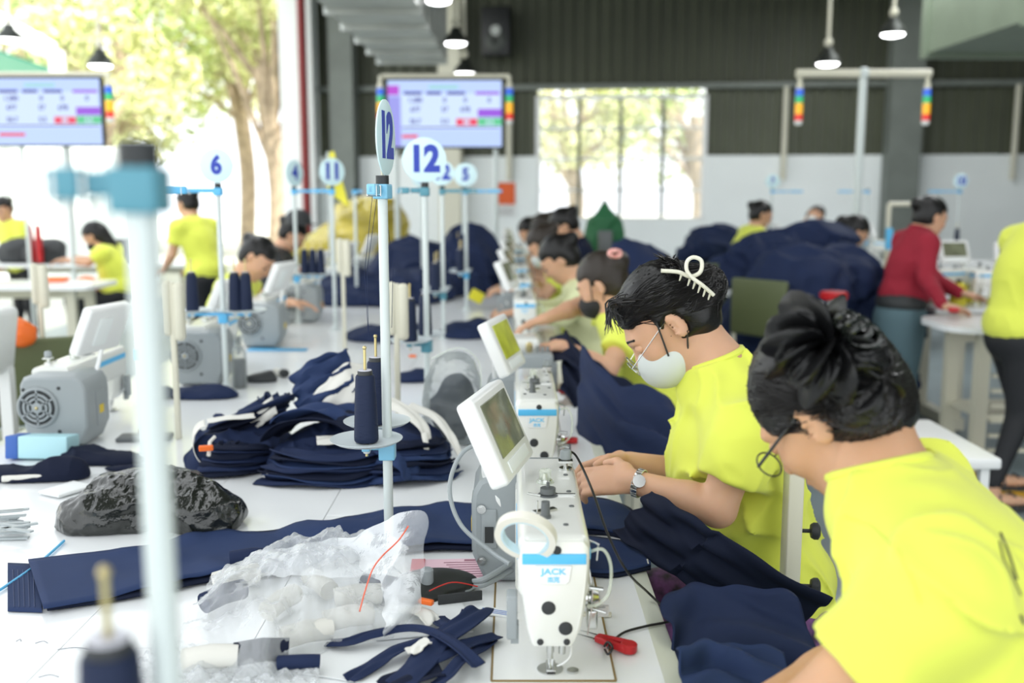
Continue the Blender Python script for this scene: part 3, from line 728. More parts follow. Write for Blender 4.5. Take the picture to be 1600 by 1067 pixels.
def stand(x, y, label, num=None, sign_rz=0., top_arm=(1, 0), arm_len=.17, cones=(), low=True, arm_c=None, low_dir=(0, 1), sign_s=1., top_z=1.475, sign_edge=False, low_z=1.0, low_c=None, pcol=None, side_k=None):
    """cones: list of (offset along low arm, label)"""
    arm_c = arm_c or m_blue; low_c = low_c or arm_c
    t = thing('thread_stand', label, 'thread stand', (x, y, .751), 0, 'thread stands on the tables')
    o = t.location
    MB().lathe([(.03, 0), (.03, .004), (.014, .008), (.0125, .03), (.0095, .032), (.0095, top_z-.751+.012)], (x, y, .751), n=18).build('pole', pcol or m_pole, t, origin=o)
    MB().lathe([(.0125, 0), (.0125, .02), (0, .02)], (x, y, top_z+.006), n=14).build('pole_cap', m_rub, t, origin=o)
    d = V3((top_arm[0], top_arm[1], 0)).normalized(); s_ = V3((-d.y, d.x, 0)); rot = Matrix(((d.x, s_.x, 0), (d.y, s_.y, 0), (0, 0, 1)))
    b = MB(); b.box((x, y, top_z-.004), (.030, .030, .028), rot, .003); c0 = V3((x, y, top_z))+d*(arm_len/2)
    b.box(c0, (arm_len, .012, .016), rot, .003).box(V3((x, y, top_z))+d*arm_len*.8, (arm_len*.4, .018, .020), rot, .003)
    b.build('top_arm', arm_c, t, origin=o)
    for q in (.55, .9):
        c1 = V3((x, y, top_z))+d*(arm_len*q); MB().tube([c1+s_*.009+V3((0, 0, .006)), c1+s_*.009-V3((0, 0, .012)), c1-s_*.009-V3((0, 0, .012)), c1-s_*.009+V3((0, 0, .006))], .0016, 6, closed=True).build('thread_eye', m_chrome, t, origin=o)
    if low:
        e = V3((low_dir[0], low_dir[1], 0)).normalized(); es = V3((-e.y, e.x, 0)); rot2 = Matrix(((e.x, es.x, 0), (e.y, es.y, 0), (0, 0, 1)))
        offs = [c[0] for c in cones] or [-.09, .09]; mx = max(abs(q) for q in offs)
        side = es*((.036 if abs(e.y) > .5 else 0) if side_k is None else -side_k)
        b = MB(); b.box((x, y, low_z-.035), (.032, .032, .04), rot2, .003)
        lo_, hi_ = min(offs), max(offs); lo_ = min(lo_, 0); hi_ = max(hi_, 0)
        b.box(V3((x, y, low_z-.022))+side+e*((lo_+hi_)/2), (hi_-lo_+.03, .016, .012), rot2, .002)
        b.box(V3((x, y, low_z-.028))+side*.5, (.02, max(side.length, .02)+.01, .014), rot2, .002)
        b.build('cone_arm', low_c, t, origin=o)
        for (q, lab) in [(c[0], c[1]) for c in cones]:
            p = V3((x, y, low_z-.012))+e*q+side
            MB().lathe([(.006, -.022), (.012, -.008), (.02, -.004), (.060, .001), (.070, .007), (.0705, .0085), (.060, .004), (.02, -.001), (.0, -.001)], p, n=30, caps=False).build('saucer', m_saucer, t, origin=o)
            MB().cyl(p+V3((0, 0, -.028)), p+V3((0, 0, .185)), .0028, n=8).ball(p+V3((0, 0, .186)), .0042, 8, 6).build('spindle', m_brass, t, origin=o)
            if lab: cone(p+V3((0, 0, .002)), lab)
    if num is not None:
        c_ = V3((x, y, top_z+.026+.071*sign_s)); rz = sign_rz
        rotz = Matrix.Rotation(rz, 3, 'Z'); ax = rotz @ V3((0, -1, 0)); r_ = .071*sign_s
        sd = MB().lathe([(r_*.97, 0), (r_, .001), (r_, .003), (r_*.97, .004)], c_+ax*.006, ax, 36).build('number_sign', m_signp, t, origin=o)
        MB().cyl(c_-V3((0, 0, r_+.03)), c_+V3((0, 0, r_*.2)), .003, n=6).build('sign_stem', m_cream, t, origin=o)
        M_ = Matrix.Translation(c_-V3(o)+ax*.0105) @ Matrix.Rotation(rz, 4, 'Z') @ Matrix.Rotation(pi/2, 4, 'X')
        text(num, 'number', m_num, sd, M_, .112*sign_s if len(num) > 1 else .10*sign_s, .0006, sx=.88)
    return t
# the right row of stands
stand(-.226, .612, 'tall blurred thread stand closest to the camera, white pole with teal arm', cones=((-.02, 'blurred navy thread cone with metal rod at the bottom edge'),), top_arm=(-1, .02), arm_len=.056, arm_c=m_teal, low_dir=(0, 1), low_z=1.062, side_k=-.028)
stand(-.2475, 1.925, 'thread stand in focus before the pile, its sign turned edge-on', num='12', sign_rz=R(83), cones=((-.035, 'navy thread cone in focus on the front grey saucer'), (.12, 'navy thread cone on the rear saucer behind the front one')), top_arm=(-.25, -1), arm_len=.06, low_dir=(0, 1), arm_c=mat('blue_pale', (.22, .52, .72), .35))
stand(-.282, 3.26, 'thread stand carrying the large number 12 sign', num='12', cones=((-.06, 'left navy cone on the stand of the large number 12 sign'), (.09, 'right navy cone on the stand of the large number 12 sign')), top_arm=(-1, .05), arm_len=.085, low_dir=(.25, 1), arm_c=m_teal)
stand(-.34, 4.9, 'thread stand with the smaller 12 sign behind the large one', num='12', cones=((-.05, 'navy cone on the stand of the smaller 12 sign'), (.12, 'second navy cone on the stand of the smaller 12 sign')), top_arm=(1, .1), arm_c=m_teal, sign_s=.85)
stand(-.28, 6.1, 'thread stand with the small 5 sign right of the small 12 sign', num='5', cones=((-.06, 'navy cone on the stand of the small 5 sign'), (.1, 'far navy cone on the stand of the small 5 sign')), top_arm=(1, 0), arm_len=.22, sign_s=1.)
stand(-.36, 7.4, 'far thread stand behind the navy heap of the middle', cones=((-.06, 'small navy cone far along the right row'), (.1, 'small navy cone at the far end of the right row')), top_arm=(1, 0), arm_len=.2)
# left row
stand(-.99, 2.61, 'thread stand with thin white pole and blue clamp left of the tall blurred pole', cones=(), low=False, top_arm=(1, .3), arm_len=.14)
stand(-1.045, 3.58, 'thread stand carrying the number 6 sign', num='6', cones=((-.11, 'single navy cone left of the number 6 pole'), (.045, 'dark cone just right of the number 6 pole'), (.085, 'navy cone beside the dark one right of the number 6 pole')), top_arm=(-1, 0), arm_len=.185, low_dir=(1, 0), sign_s=.86, low_z=1.055)
stand(-1.19, 5.5, 'thread stand with the narrow number 4 sign', num='4', sign_rz=R(62), cones=((.045, 'left cone of the three behind the number 4 pole'), (.09, 'middle cone of the three behind the number 4 pole'), (.135, 'right cone of the three behind the number 4 pole')), top_arm=(1, 0), arm_len=.2, low_dir=(1, 0), low_z=1.03)
stand(-.93, 5.2, 'thread stand with the number 11 sign next to the yellow flag', num='11', sign_rz=R(35), cones=(), top_arm=(-1, 0), arm_len=.1, low=False)
stand(-1.0, 6.4, 'plain thread stand below the yellow flag', cones=(), top_arm=(1, 0), arm_len=.05, low=False)
stand(-.62, 6.9, 'thread stand with the round sign left of the large 12 sign', num='9', cones=(), top_arm=(-1, 0), low=False, sign_s=.9)
# clamp halfway up the thin white pole, blue
MBX = MB().lathe([(.0135, 0), (.0135, .028)], (-.99, 2.61, 1.03), n=14)
solo(MBX, 'pole_clamp', m_blue, 'blue clamp ring halfway up the thin left pole', 'clamp', (-.99, 2.61, 1.03))
# cream lamp arms on posts
def post_lamp(px, py0, py1, d, label):
    p = PD(px, py1, d); q = PD(px, py0, d)
    t = thing('post_lamp', label, 'work lamp', (p.x, p.y, .751), 0, 'cream folding lamps on posts')
    h = q.z; w = .014
    MB().box((p.x, p.y, (.751+h)/2), (.016, .016, h-.751), bev=.003).build('post', m_cream, t, origin=t.location)
    MB().box((p.x-.014, p.y, h-.075), (.026, .03, .16), bev=.011).build('lamp_arm', m_cream, t, origin=t.location)
    MB().box((p.x+.020, p.y, h-.085), (.032, .03, .17), bev=.013).build('lamp_head', m_cream, t, origin=t.location)
post_lamp(622, 440, 640, 3.0, 'cream folding lamp post right of the focused stand')
post_lamp(537, 373, 470, 4.6, 'cream folding lamp post before the yellow heap')
post_lamp(273, 440, 560, 2.9, 'cream folding lamp post behind the tall blurred pole')

# ================================================================ HANGING MONITORS AND SIGNAL LIGHTS
m_scr = mat('monitor_blue', (.05, .06, .1), .3, emit=((.48, .62, .98), 1.0))
def em(name, c, s=1.): return mat(name, (.02, .02, .02), .4, emit=(c, s))
m_scl = em('monitor_cell', (.62, .76, 1.), 1.05); m_scn = em('monitor_navy', (.03, .03, .35)); m_scp = em('monitor_purple', (.32, .07, .75)); m_scr2 = em('monitor_red', (.85, .03, .10))
m_scg = em('monitor_green', (.10, .60, .28)); m_scm = em('monitor_magenta', (.50, .05, .65)); m_scv = em('monitor_violet', (.33, .33, .85))
def monitor(px0, px1, py0, py1, d, label, stub):
    a, b = PD(px0, py0, d), PD(px1, py1, d); c = (a+b)/2; w = b.x-a.x; h = a.z-b.z
    t = thing('hanging_monitor', label, 'monitor', (c.x, c.y, c.z-h/2), 0, 'production monitors')
    def q(u0, u1, v0, v1, name, m, y=-.033, th=.003, par=t):
        MB().box(((u0+u1)/2*w-w/2, y, h-(v0+v1)/2*h), (abs(u1-u0)*w, th, abs(v1-v0)*h)).build(name, m, par, smooth=False)
    MB().box((0, 0, h/2), (w+.03, .05, h+.03), bev=.006).build('casing', m_black, t)
    s = bpy.data.objects[[o.name for o in t.children][-1]]
    q(0, 1, 0, 1, 'screen', m_scr, -.028); s = [o for o in t.children if o.name.startswith('screen')][0]
    q(.12, .98, .2, .74, 'cell_field', m_scl, -.031, .002, s)
    for (u0, u1) in ((.14, .30), (.34, .47), (.52, .68)): q(u0, u1, .17, .215, 'table_header', m_scn, -.0335, .002, s)
    q(.77, .98, .17, .215, 'table_header', m_scp, -.0335, .002, s)
    q(.79, 1, .43, .55, 'purple_cell', m_scp, -.0335, .002, s); q(.79, 1, .565, .68, 'green_cell', m_scg, -.0335, .002, s); q(.60, .785, .575, .68, 'red_cell', m_scr2, -.0335, .002, s)
    q(.12, .98, .70, .72, 'rule', m_scn, -.0335, .002, s); q(.12, .34 if stub else .26, .82, .87, 'red_bar', m_scr2, -.0335, .002, s)
    q(.36, .62, .07, .13, 'title_bar', em('monitor_teal', (.35, .68, .72)), -.0335, .002, s)
    if not stub: q(0, .10, .08, .22, 'logo_cell', m_scm, -.0335, .002, s); q(0, .11, .24, 1, 'side_column', m_scv, -.0325, .002, s)
    for (u, v, tx) in ((.24, .30, '1,280'), (.50, .30, '0'), (.68, .30, '0'), (.24, .44, '677'), (.50, .44, '57'), (.68, .44, '678'), (.24, .62, '56.7'), (.50, .62, '5.5'), (.69, .63, '88'), (.895, .63, '5.5'), (.89, .30, '0'), (.89, .49, 'OK')):
        if tx == 'OK': continue
        text(tx, 'figures', m_scl if v > .6 and u > .6 else m_scn, s, Matrix.Translation((u*w-w/2, -.0355, h-v*h)) @ Matrix.Rotation(pi/2, 4, 'X'), h*.10, .0003)
    # frame of white pipes above and at the sides, held by a post
    MB().cyl((-w/2-.06, .04, h+.04), (w/2+.06, .04, h+.04), .02).build('top_pipe', m_cream, t)
    zt = c.z-h/2
    for sx in ((-1, 1) if not stub else (-.55, .3)): MB().cyl((sx*(w/2-.05), .06, -zt), (sx*(w/2-.05), .06, h*.6), .022 if not stub else .015, n=10).build('post', m_pole, t)
    for sx in (-1, 1):
        if stub and sx < 0: continue
        signal(t, (sx*(w/2+.06), .0, h+.04))
    return t
sigc = [('blue', (.03, .12, .6)), ('green', (.03, .40, .15)), ('amber', (.85, .42, .02)), ('red', (.65, .03, .02))]
def signal(parent, loc):
    x, y, z = loc
    MB().cyl((x, y, z), (x, y, z-.06), .016).cyl((x, y, z-.06), (x, y, z-.1), .026).build('signal_holder', m_cream, parent)
    z0 = z-.1
    for (n_, c_), hh in zip(sigc, (.055, .055, .085, .05)):
        MB().cyl((x, y, z0), (x, y, z0-hh), .03, n=16).build('signal_%s' % n_, mat('signal_'+n_, c_, .3, emit=(c_, .5)), parent); z0 -= hh
    MB().lathe([(.03, 0), (.03, .02), (.02, .035), (0, .035)], (x, y, z0), (0, 0, -1), 16).build('signal_cap', m_whitep, parent)
monitor(607, 784, 127, 229, 8.0, 'hanging monitor with blue table over the middle of the sewing rows', False)
monitor(-22, 160, 124, 226, 8.0, 'hanging monitor with blue table cut by the left edge', True)
# T shaped pole with signal lights
p = PD(1340, 300, 8.0); zt = PD(1343, 118, 8.).z
t = thing('signal_pole', 'white T shaped pole with two coloured signal light stacks at the right', 'signal pole', (p.x, p.y, 0))
MB().cyl((0, 0, 0), (0, 0, zt), .032, n=16).build('post', m_pole, t)
MB().cyl((-.53, 0, zt), (.53, 0, zt), .034, n=16).build('crossbar', m_cream, t)
MB().ball((0, 0, zt), .05).build('tee_joint', m_pole, t)
MB().lathe([(.12, 0), (.12, .01), (.04, .02), (.035, .05)], n=20).build('base', m_pole, t)
signal(t, (-.50, 0, zt-.02)); signal(t, (.51, 0, zt-.02))

# ================================================================ CLOTH, BAGS AND SMALL THINGS ON THE TABLES
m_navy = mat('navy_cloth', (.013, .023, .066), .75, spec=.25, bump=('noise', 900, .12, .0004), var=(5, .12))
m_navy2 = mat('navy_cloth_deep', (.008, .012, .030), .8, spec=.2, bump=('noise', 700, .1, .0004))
m_navyl = mat('navy_cloth_lit', (.020, .038, .105), .75, spec=.25, bump=('noise', 900, .12, .0004), var=(5, .1))  # lighter navy copy: light on upper cloth faces put into the colour
m_lining = mat('white_lining', (.70, .69, .64), .75, bump=('noise', 300, .1, .0006))
m_bagk = mat('black_film', (.012, .014, .012), .16, bump=('noise', 26, .55, .012), spec=.8)
m_bagc = mat('clear_film', (.88, .91, .93), .12, alpha=.24, spec=.9, bump=('noise', 34, .45, .008))
film(m_bagc, .27, .60)
m_bagd = mat('smoky_film', (.50, .55, .55), .12, alpha=.30, spec=.9, bump=('noise', 24, .5, .010))
film(m_bagd, .22, .7)
m_clip = mat('orange_plastic', (.85, .16, .02), .4)
m_redp = mat('red_handle', (.50, .015, .02), .35)
m_cord = mat('black_cord', (.015, .015, .015), .4)
m_paper = mat('paper', (.80, .82, .82), .7)
def T(px, py, z=.751): return PZ(px, py, z)
def ridge(k=60., amp=.006, seed=0., dirs=None, warp=.05):
    q = k*.20
    def f(X, Y, Z):
        a, b, c_ = X+.35*Y, Y*1.0-.2*Z, Z*1.25+.3*X
        w = vnoise(a*q*.5+seed, b*q*.5, c_*q*.5)*.8
        return amp*(.55-1.5*rnoise(a*q+seed+w, b*q*1.5+w, c_*q*.8)-.8*rnoise(a*q*2.1+seed*2, b*q*2.3+w, c_*q*2.0))
    return f
def floorcut(z): return lambda X, Y, Z: (z-Z)+0*X+0*Y
def heap(name, label, cat, blobs, h, m, seed=0, k=45., amp=.008, z0=.7515, group=None, kk=.03, dirs=None, part='fabric_folds', thing_=None, warp=.05):
    c = V3(blobs[0][0]); loc = (c.x, c.y, z0)
    t = thing_ or thing(name, label, cat, loc, 0, group)
    pr = [('e', b[0], b[1], None if len(b) < 3 else [list(r_) for r_ in Matrix.Rotation(R(b[2]), 3, 'Z')], kk) for b in blobs]
    blend_mesh(part, pr, h, t, m, t.location, disp=ridge(k, amp, seed, dirs or ((1, .3, .2), (-.4, 1, .5), (.2, -.5, 1)), warp), cut=floorcut(z0), smooth_it=2)
    return t
rn = random.Random(11)
def flap(pts, w, m, wav=.01, nw=3, thick=.0016, roll=0., name='fabric_piece', parent=None, origin=None, droop=0., seed=0., nu=26, nv=16, wdir=None, taper=1., **kw):
    """a piece of cloth: its middle line runs through pts, w wide, rippled across"""
    P = spline(pts, 8); n = len(P); L_ = []
    def at(u):
        q = u*(n-1); i = min(int(q), n-2); return P[i].lerp(P[i+1], q-i), (P[i+1]-P[i]).normalized()
    def fn(u, v):
        p, d = at(u); s_ = V3(wdir).normalized() if wdir else V3((-d.y, d.x, 0)).normalized()
        if roll: s_ = Matrix.Rotation(roll*(u if abs(roll) > .0 else 1), 3, d) @ s_
        up = d.cross(s_); up = -up if up.z < 0 else up
        vv = (v-.5)*2; ww = w*(1+(taper-1)*u)
        rip = wav*(sin(vv*nw*pi+seed+2.2*sin(u*4+seed))+.5*sin(vv*nw*1.7*pi+u*7+seed))*(.35+.65*abs(sin(u*2.3+seed)))
        return p+s_*(vv*ww/2*(1-.04*sin(u*23+seed)))+up*rip-V3((0, 0, droop*vv*vv))
    mb = MB().grid(fn, nu, nv)
    if origin is None and parent is not None: origin = parent.location
    return mb.build(name, m, parent, origin=origin, solid=thick, ang=60, **kw)

# --- long folded navy panel running behind the nearest machine
t = thing('folded_fabric', 'long folded navy trouser panel lying across the table behind the nearest machine', 'fabric', tuple(T(300, 890)))
def edge(ptsu, ptsl, z, th, name, m, wav=.004, seed=0.):
    U = spline([T(*q, z) for q in ptsu], 6); Lw = spline([T(*q, z) for q in ptsl], 6)
    def g(A, u): q = u*(len(A)-1); i = min(int(q), len(A)-2); return A[i].lerp(A[i+1], q-i)
    def fn(u, v):
        p = g(U, u).lerp(g(Lw, u), v); 
        b = wav*(noise.noise(V3((p.x*6+seed, p.y*9, seed)))+.6*noise.noise(V3((p.x*17, p.y*15+seed, 1))))*4*sin(pi*min(1, max(0, u)))
        return p+V3((0, 0, max(b, -.004)))
    return MB().grid(fn, 60, 14).build(name, m, t, origin=t.location, solid=th, ang=60)
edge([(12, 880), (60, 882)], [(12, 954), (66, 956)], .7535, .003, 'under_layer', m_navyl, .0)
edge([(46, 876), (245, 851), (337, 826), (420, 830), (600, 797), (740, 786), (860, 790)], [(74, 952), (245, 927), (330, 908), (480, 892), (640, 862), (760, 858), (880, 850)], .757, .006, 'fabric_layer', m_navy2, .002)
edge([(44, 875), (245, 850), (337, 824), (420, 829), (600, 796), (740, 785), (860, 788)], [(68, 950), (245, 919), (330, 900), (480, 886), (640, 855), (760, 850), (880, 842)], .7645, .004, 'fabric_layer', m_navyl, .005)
for k in range(5):
    a, b = T(20+8*k, 890, .7556), T(22+8*k, 948, .7556); MB().tube([a, b], .0007, 4).build('stitch_line', mat('stitch_blue', (.03, .05, .13), .6), t, origin=t.location)
def endpiece(pu, pl, label, z):
    t2 = thing('fabric_end', label, 'fabric', tuple(T(*pl[0])), 0, 'rounded navy fabric ends right of the nearest machine')
    global t
    ot = t; t = t2
    edge(pu, pl, z+.003, .007, 'fabric_layer', m_navy2, .001); edge(pu, [(a, b-7) for a, b in pl], z+.012, .005, 'fabric_layer', m_navyl, .002, 3.)
    MB().tube([T(pl[-1][0]-4, pl[-1][1]-8, z+.0155), T((pl[-1][0]+pu[-1][0])/2-5, (pl[-1][1]+pu[-1][1])/2-6, z+.0155)], .0015, 5).build('frayed_edge', m_lining, t, origin=t.location)
    t = ot
endpiece([(905, 776), (950, 782), (985, 798), (1010, 820)], [(905, 832), (950, 834), (985, 840), (1010, 835)], 'upper rounded navy fabric end between the nearest machine and the second', .753)
endpiece([(905, 838), (950, 842), (985, 850), (1016, 872)], [(905, 896), (950, 900), (985, 895), (1017, 888)], 'lower rounded navy fabric end right beside the nearest machine', .753)

# --- large navy bundle in the middle with cream lining
c = T(560, 740); cx, cy = c.x, c.y+.03
B1 = thing('fabric_bundle', 'large bundle of folded navy pieces with cream lining under the focused cones', 'fabric', (cx, cy, .7515))
def bl(dx, dy, dz, rx, ry, rz, a=0): return ((cx+dx, cy+dy, .7515+dz), (rx, ry, rz), a)
heap('', '', '', [bl(-.08, .03, .02, .15, .12, .075), bl(.10, .02, .03, .13, .11, .085), bl(0, .08, .05, .20, .09, .08), bl(-.16, -.0, .01, .07, .10, .035)], .0042, m_navy, 2, 34, .009, thing_=B1, dirs=((.25, 1, 1.6), (-.6, .5, .9), (1, .2, .3)))
# stacked layers showing at the front, curved
for i in range(7):
    z = .757+.0105*i; dx = .016*math.sin(i*1.9)
    pts = [(cx-.225+.012*i+dx, cy-.07+.006*i, z), (cx-.12, cy-.105+.004*i, z+.002), (cx-.02, cy-.10+.004*i, z), (cx+.05, cy-.055+.004*i, z+.01)]
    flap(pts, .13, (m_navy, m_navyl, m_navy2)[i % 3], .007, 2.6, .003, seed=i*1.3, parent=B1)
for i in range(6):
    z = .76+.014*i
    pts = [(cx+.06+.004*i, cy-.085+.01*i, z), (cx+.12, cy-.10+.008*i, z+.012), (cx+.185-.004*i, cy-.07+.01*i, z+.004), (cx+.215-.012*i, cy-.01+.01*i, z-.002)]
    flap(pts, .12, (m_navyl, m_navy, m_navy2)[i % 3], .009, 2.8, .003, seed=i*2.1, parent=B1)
flap([(cx-.205, cy+.09, .87), (cx-.12, cy+.06, .905), (cx-.03, cy+.05, .90), (cx+.04, cy+.03, .87)], .17, m_navyl, .012, 2.5, .003, seed=.6, parent=B1)
flap([(cx-.20, cy+.16, .915), (cx-.15, cy+.135, .955), (cx-.08, cy+.12, .985), (cx-.035, cy+.12, 1.0)], .13, m_navyl, .012, 3.2, .003, seed=2.6, parent=B1, wdir=(.25, -.5, -.75))
flap([(cx-.12, cy+.10, .885), (cx-.075, cy+.09, .93), (cx-.03, cy+.10, .975), (cx+.02, cy+.14, .965)], .10, m_lining, .004, 1.2, .002, seed=.3, name='lining_piece', parent=B1, wdir=(.55, -.3, -.75))
flap([(cx-.23, cy+.05, .83), (cx-.17, cy+.02, .88), (cx-.05, cy-.01, .895), (cx+.03, cy-.03, .86)], .12, m_navy2, .008, 2, .003, seed=3.1, parent=B1)
flap([(cx-.10, cy-.055, .845), (cx-.03, cy-.06, .852), (cx+.01, cy-.05, .862)], .03, m_lining, .003, 1, .002, name='lining_piece', parent=B1, wdir=(.2, -.8, -.55))
flap([(cx+.035, cy+.07, .925), (cx+.10, cy+.035, .915), (cx+.165, cy-.01, .875), (cx+.185, cy-.04, .83)], .07, m_lining, .004, .8, .002, name='lining_piece', parent=B1, wdir=(.3, .8, .2), taper=.35)
flap([(cx+.17, cy-.03, .86), (cx+.180, cy-.075, .83), (cx+.172, cy-.09, .795)], .014, m_lining, .001, .5, .002, name='lining_piece', parent=B1, wdir=(1, .3, 0))
flap([(cx+.12, cy+.09, .905), (cx+.19, cy+.06, .885), (cx+.235, cy+.01, .845), (cx+.262, cy-.03, .80)], .045, m_lining, .004, .8, .002, name='lining_piece', parent=B1, wdir=(.4, .8, .1), taper=.5)
flap([(cx+.08, cy-.105, .84), (cx+.13, cy-.13, .815), (cx+.155, cy-.145, .775)], .085, m_navyl, .005, 1.5, .003, seed=4, parent=B1)

# --- bundle left of it with a curled white piece
c = T(350, 735); cx, cy = c.x, c.y+.04
B2 = thing('fabric_bundle', 'navy bundle with a curled white band right of the tall blurred pole', 'fabric', (cx, cy, .7515))
heap('', '', '', [bl(0, 0, .02, .10, .08, .07), bl(.06, .10, .02, .09, .09, .08), bl(-.04, .14, .02, .08, .07, .08), bl(.09, .02, .01, .05, .05, .05)], .0045, m_navy, 5, 42, .010, thing_=B2, dirs=((.5, 1, 1.3), (-.9, .4, .9), (1, .2, .3)))
for i in range(7):
    a0 = i*.9
    pts = [(cx-.05+.01*i, cy-.075+.004*i, .756+.012*i), (cx+.02, cy-.09, .765+.011*i), (cx+.07, cy-.06, .762+.010*i), (cx+.10, cy-.01, .757+.008*i)]
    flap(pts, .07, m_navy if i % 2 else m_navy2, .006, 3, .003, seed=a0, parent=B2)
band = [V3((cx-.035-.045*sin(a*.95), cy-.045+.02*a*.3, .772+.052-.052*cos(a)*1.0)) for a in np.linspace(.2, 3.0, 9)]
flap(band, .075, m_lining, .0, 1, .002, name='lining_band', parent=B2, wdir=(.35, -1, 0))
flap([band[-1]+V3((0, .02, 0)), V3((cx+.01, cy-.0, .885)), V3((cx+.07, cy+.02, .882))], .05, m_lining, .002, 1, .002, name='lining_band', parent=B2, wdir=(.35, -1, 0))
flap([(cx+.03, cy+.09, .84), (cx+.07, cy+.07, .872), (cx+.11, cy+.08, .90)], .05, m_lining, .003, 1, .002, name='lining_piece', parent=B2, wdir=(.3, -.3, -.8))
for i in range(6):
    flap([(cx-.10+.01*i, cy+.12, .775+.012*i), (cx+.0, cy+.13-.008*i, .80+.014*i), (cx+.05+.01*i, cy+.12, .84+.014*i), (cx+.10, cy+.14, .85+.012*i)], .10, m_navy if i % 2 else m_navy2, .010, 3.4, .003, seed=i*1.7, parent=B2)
p = T(322, 700, .84); q = MB().box(p, (.035, .012, .014), Matrix.Rotation(.3, 3, 'Z'), .003); solo(q, 'orange_clip', m_clip, 'orange clip on the navy bundle right of the tall blurred pole', 'clip', p)
solo(MB().tube([T(326, 712, .82), T(328, 690, .85), T(336, 682, .86)], .005, 6), 'white_tie', m_lining, 'short white band hanging under the orange clip on the bundle', 'ribbon', T(326, 712, .82))

# --- navy things along the left, and the light blue box
c = T(70, 752); cx, cy = c.x, c.y+.03
heap('fabric_bundle', 'low navy fabric bundle in front of the pale blue box', 'fabric', [bl(-.07, 0, .0, .10, .05, .025), bl(.03, .0, .01, .07, .045, .045), bl(-.12, 0, 0, .09, .04, .02)], .005, m_navy2, 8, 50, .004)
heap('fabric_bundle', 'flat navy fabric pieces between the blue box and the thin pole', 'fabric', [((T(165, 728).x, T(165, 728).y+.04, .757), (.12, .05, .022)), ((T(120, 722).x, T(120, 722).y+.04, .757), (.06, .05, .03)), ((T(215, 740).x, T(215, 740).y+.03, .757), (.10, .025, .012))], .005, m_navy2, 9, 50, .005)
p = T(104, 768); solo(MB().box(p+V3((0, 0, .006)), (.075, .10, .008), Matrix.Rotation(-.5, 3, 'Z'), .003), 'white_card', m_paper, 'white card leaning out between the navy pieces left of the black bag', 'paper', p)
p = T(48, 752); solo(MB().cyl(p+V3((-.06, -.02, .012)), p+V3((.08, .0, .016)), .008), 'white_tube', m_lining, 'white tube lying before the low navy bundle at the left', 'tube', p)
p = T(55, 722); t = thing('blue_box', 'pale blue box with dark blue end in front of the left fan machine', 'box', p, -.03)
MB().box((.015, .05, .032), (.135, .075, .060), Matrix.Rotation(-.12, 3, 'X'), .003).build('box_body', mat('box_pale', (.42, .68, .74), .5), t)
MB().box((-.070, .05, .032), (.034, .077, .062), Matrix.Rotation(-.12, 3, 'X'), .003).build('box_end', mat('box_blue', (.04, .12, .42), .5), t)
p = T(210, 690); solo(MB().box(p+V3((0.02, .03, .006)), (.15, .07, .012), Matrix.Rotation(.1, 3, 'Z'), .004), 'dark_pad', m_greyd, 'dark grey pad lying behind the thin left pole', 'pad', p)
p = T(218, 678, .765); solo(MB().box(p+V3((0, .03, .004)), (.022, .02, .012), None, .002), 'tan_block', mat('tan', (.55, .42, .25), .6), 'small tan block on the dark grey pad', 'block', p)

# --- black plastic bag
def crumple(c, blobs, h, name, m, parent, seed, amp=.012, k=26.):
    pr = [('e', (c.x+b[0], c.y+b[1], c.z+b[2]), b[3:6], None, .03) for b in blobs]
    q = k*.32
    def d(X, Y, Z):
        w = vnoise(X*q*.6+seed, Y*q*.6, Z*q*.6)
        a = 1-np.minimum(1, np.abs(vnoise(X*q+w+seed, Y*q, Z*q*1.2+w))*1.8); b = 1-np.minimum(1, np.abs(vnoise(X*q*2.3+w, Y*q*2.3+seed, Z*q*2.6))*1.8); e = 1-np.minimum(1, np.abs(vnoise(X*q*5, Y*q*5+w, Z*q*5+seed))*1.8)
        return -amp*(1.3*a+.6*b+.25*e)+amp*.8
    return blend_mesh(name, pr, h, parent, m, parent.location, disp=d, cut=floorcut(c.z), smooth_it=1)
c = T(215, 842); c.y += .09
t = thing('plastic_bag', 'crumpled shiny black plastic bag partly behind the tall blurred pole', 'bag', c)
crumple(c, [(-.07, 0, .02, .12, .075, .06), (.10, .0, .025, .095, .085, .06), (.0, .03, .05, .13, .06, .055), (-.15, -.0, .01, .055, .06, .035), (-.02, .05, .08, .11, .035, .035)], .0038, 'bag_film', m_bagk, t, 1.0)
# --- smoky bag with dark filling beside the second machine
c = T(707, 700); c.y += .09
t = thing('plastic_bag', 'tall clear bag filled with dark navy cloth left of the second machine', 'bag', c)
crumple(c, [(-.0, 0, .10, .088, .06, .12), (.0, .0, .19, .07, .05, .075), (.02, -.01, .04, .09, .065, .05)], .0045, 'bag_film', m_bagd, t, 4.0, .008, 30.)
heap('', '', '', [((c.x, c.y+.01, c.z+.08), (.072, .045, .085)), ((c.x+.01, c.y, c.z+.15), (.05, .035, .05))], .005, m_navy2, 3, 40, .006, thing_=t, part='cloth_inside')
MB().tube(spline([c+V3((-.06, -.05, .25)), c+V3((.02, -.07, .285)), c+V3((.075, -.05, .24)), c+V3((.08, -.06, .15))], 6), .0022, 6).build('bag_rim', m_clear, t, origin=t.location)

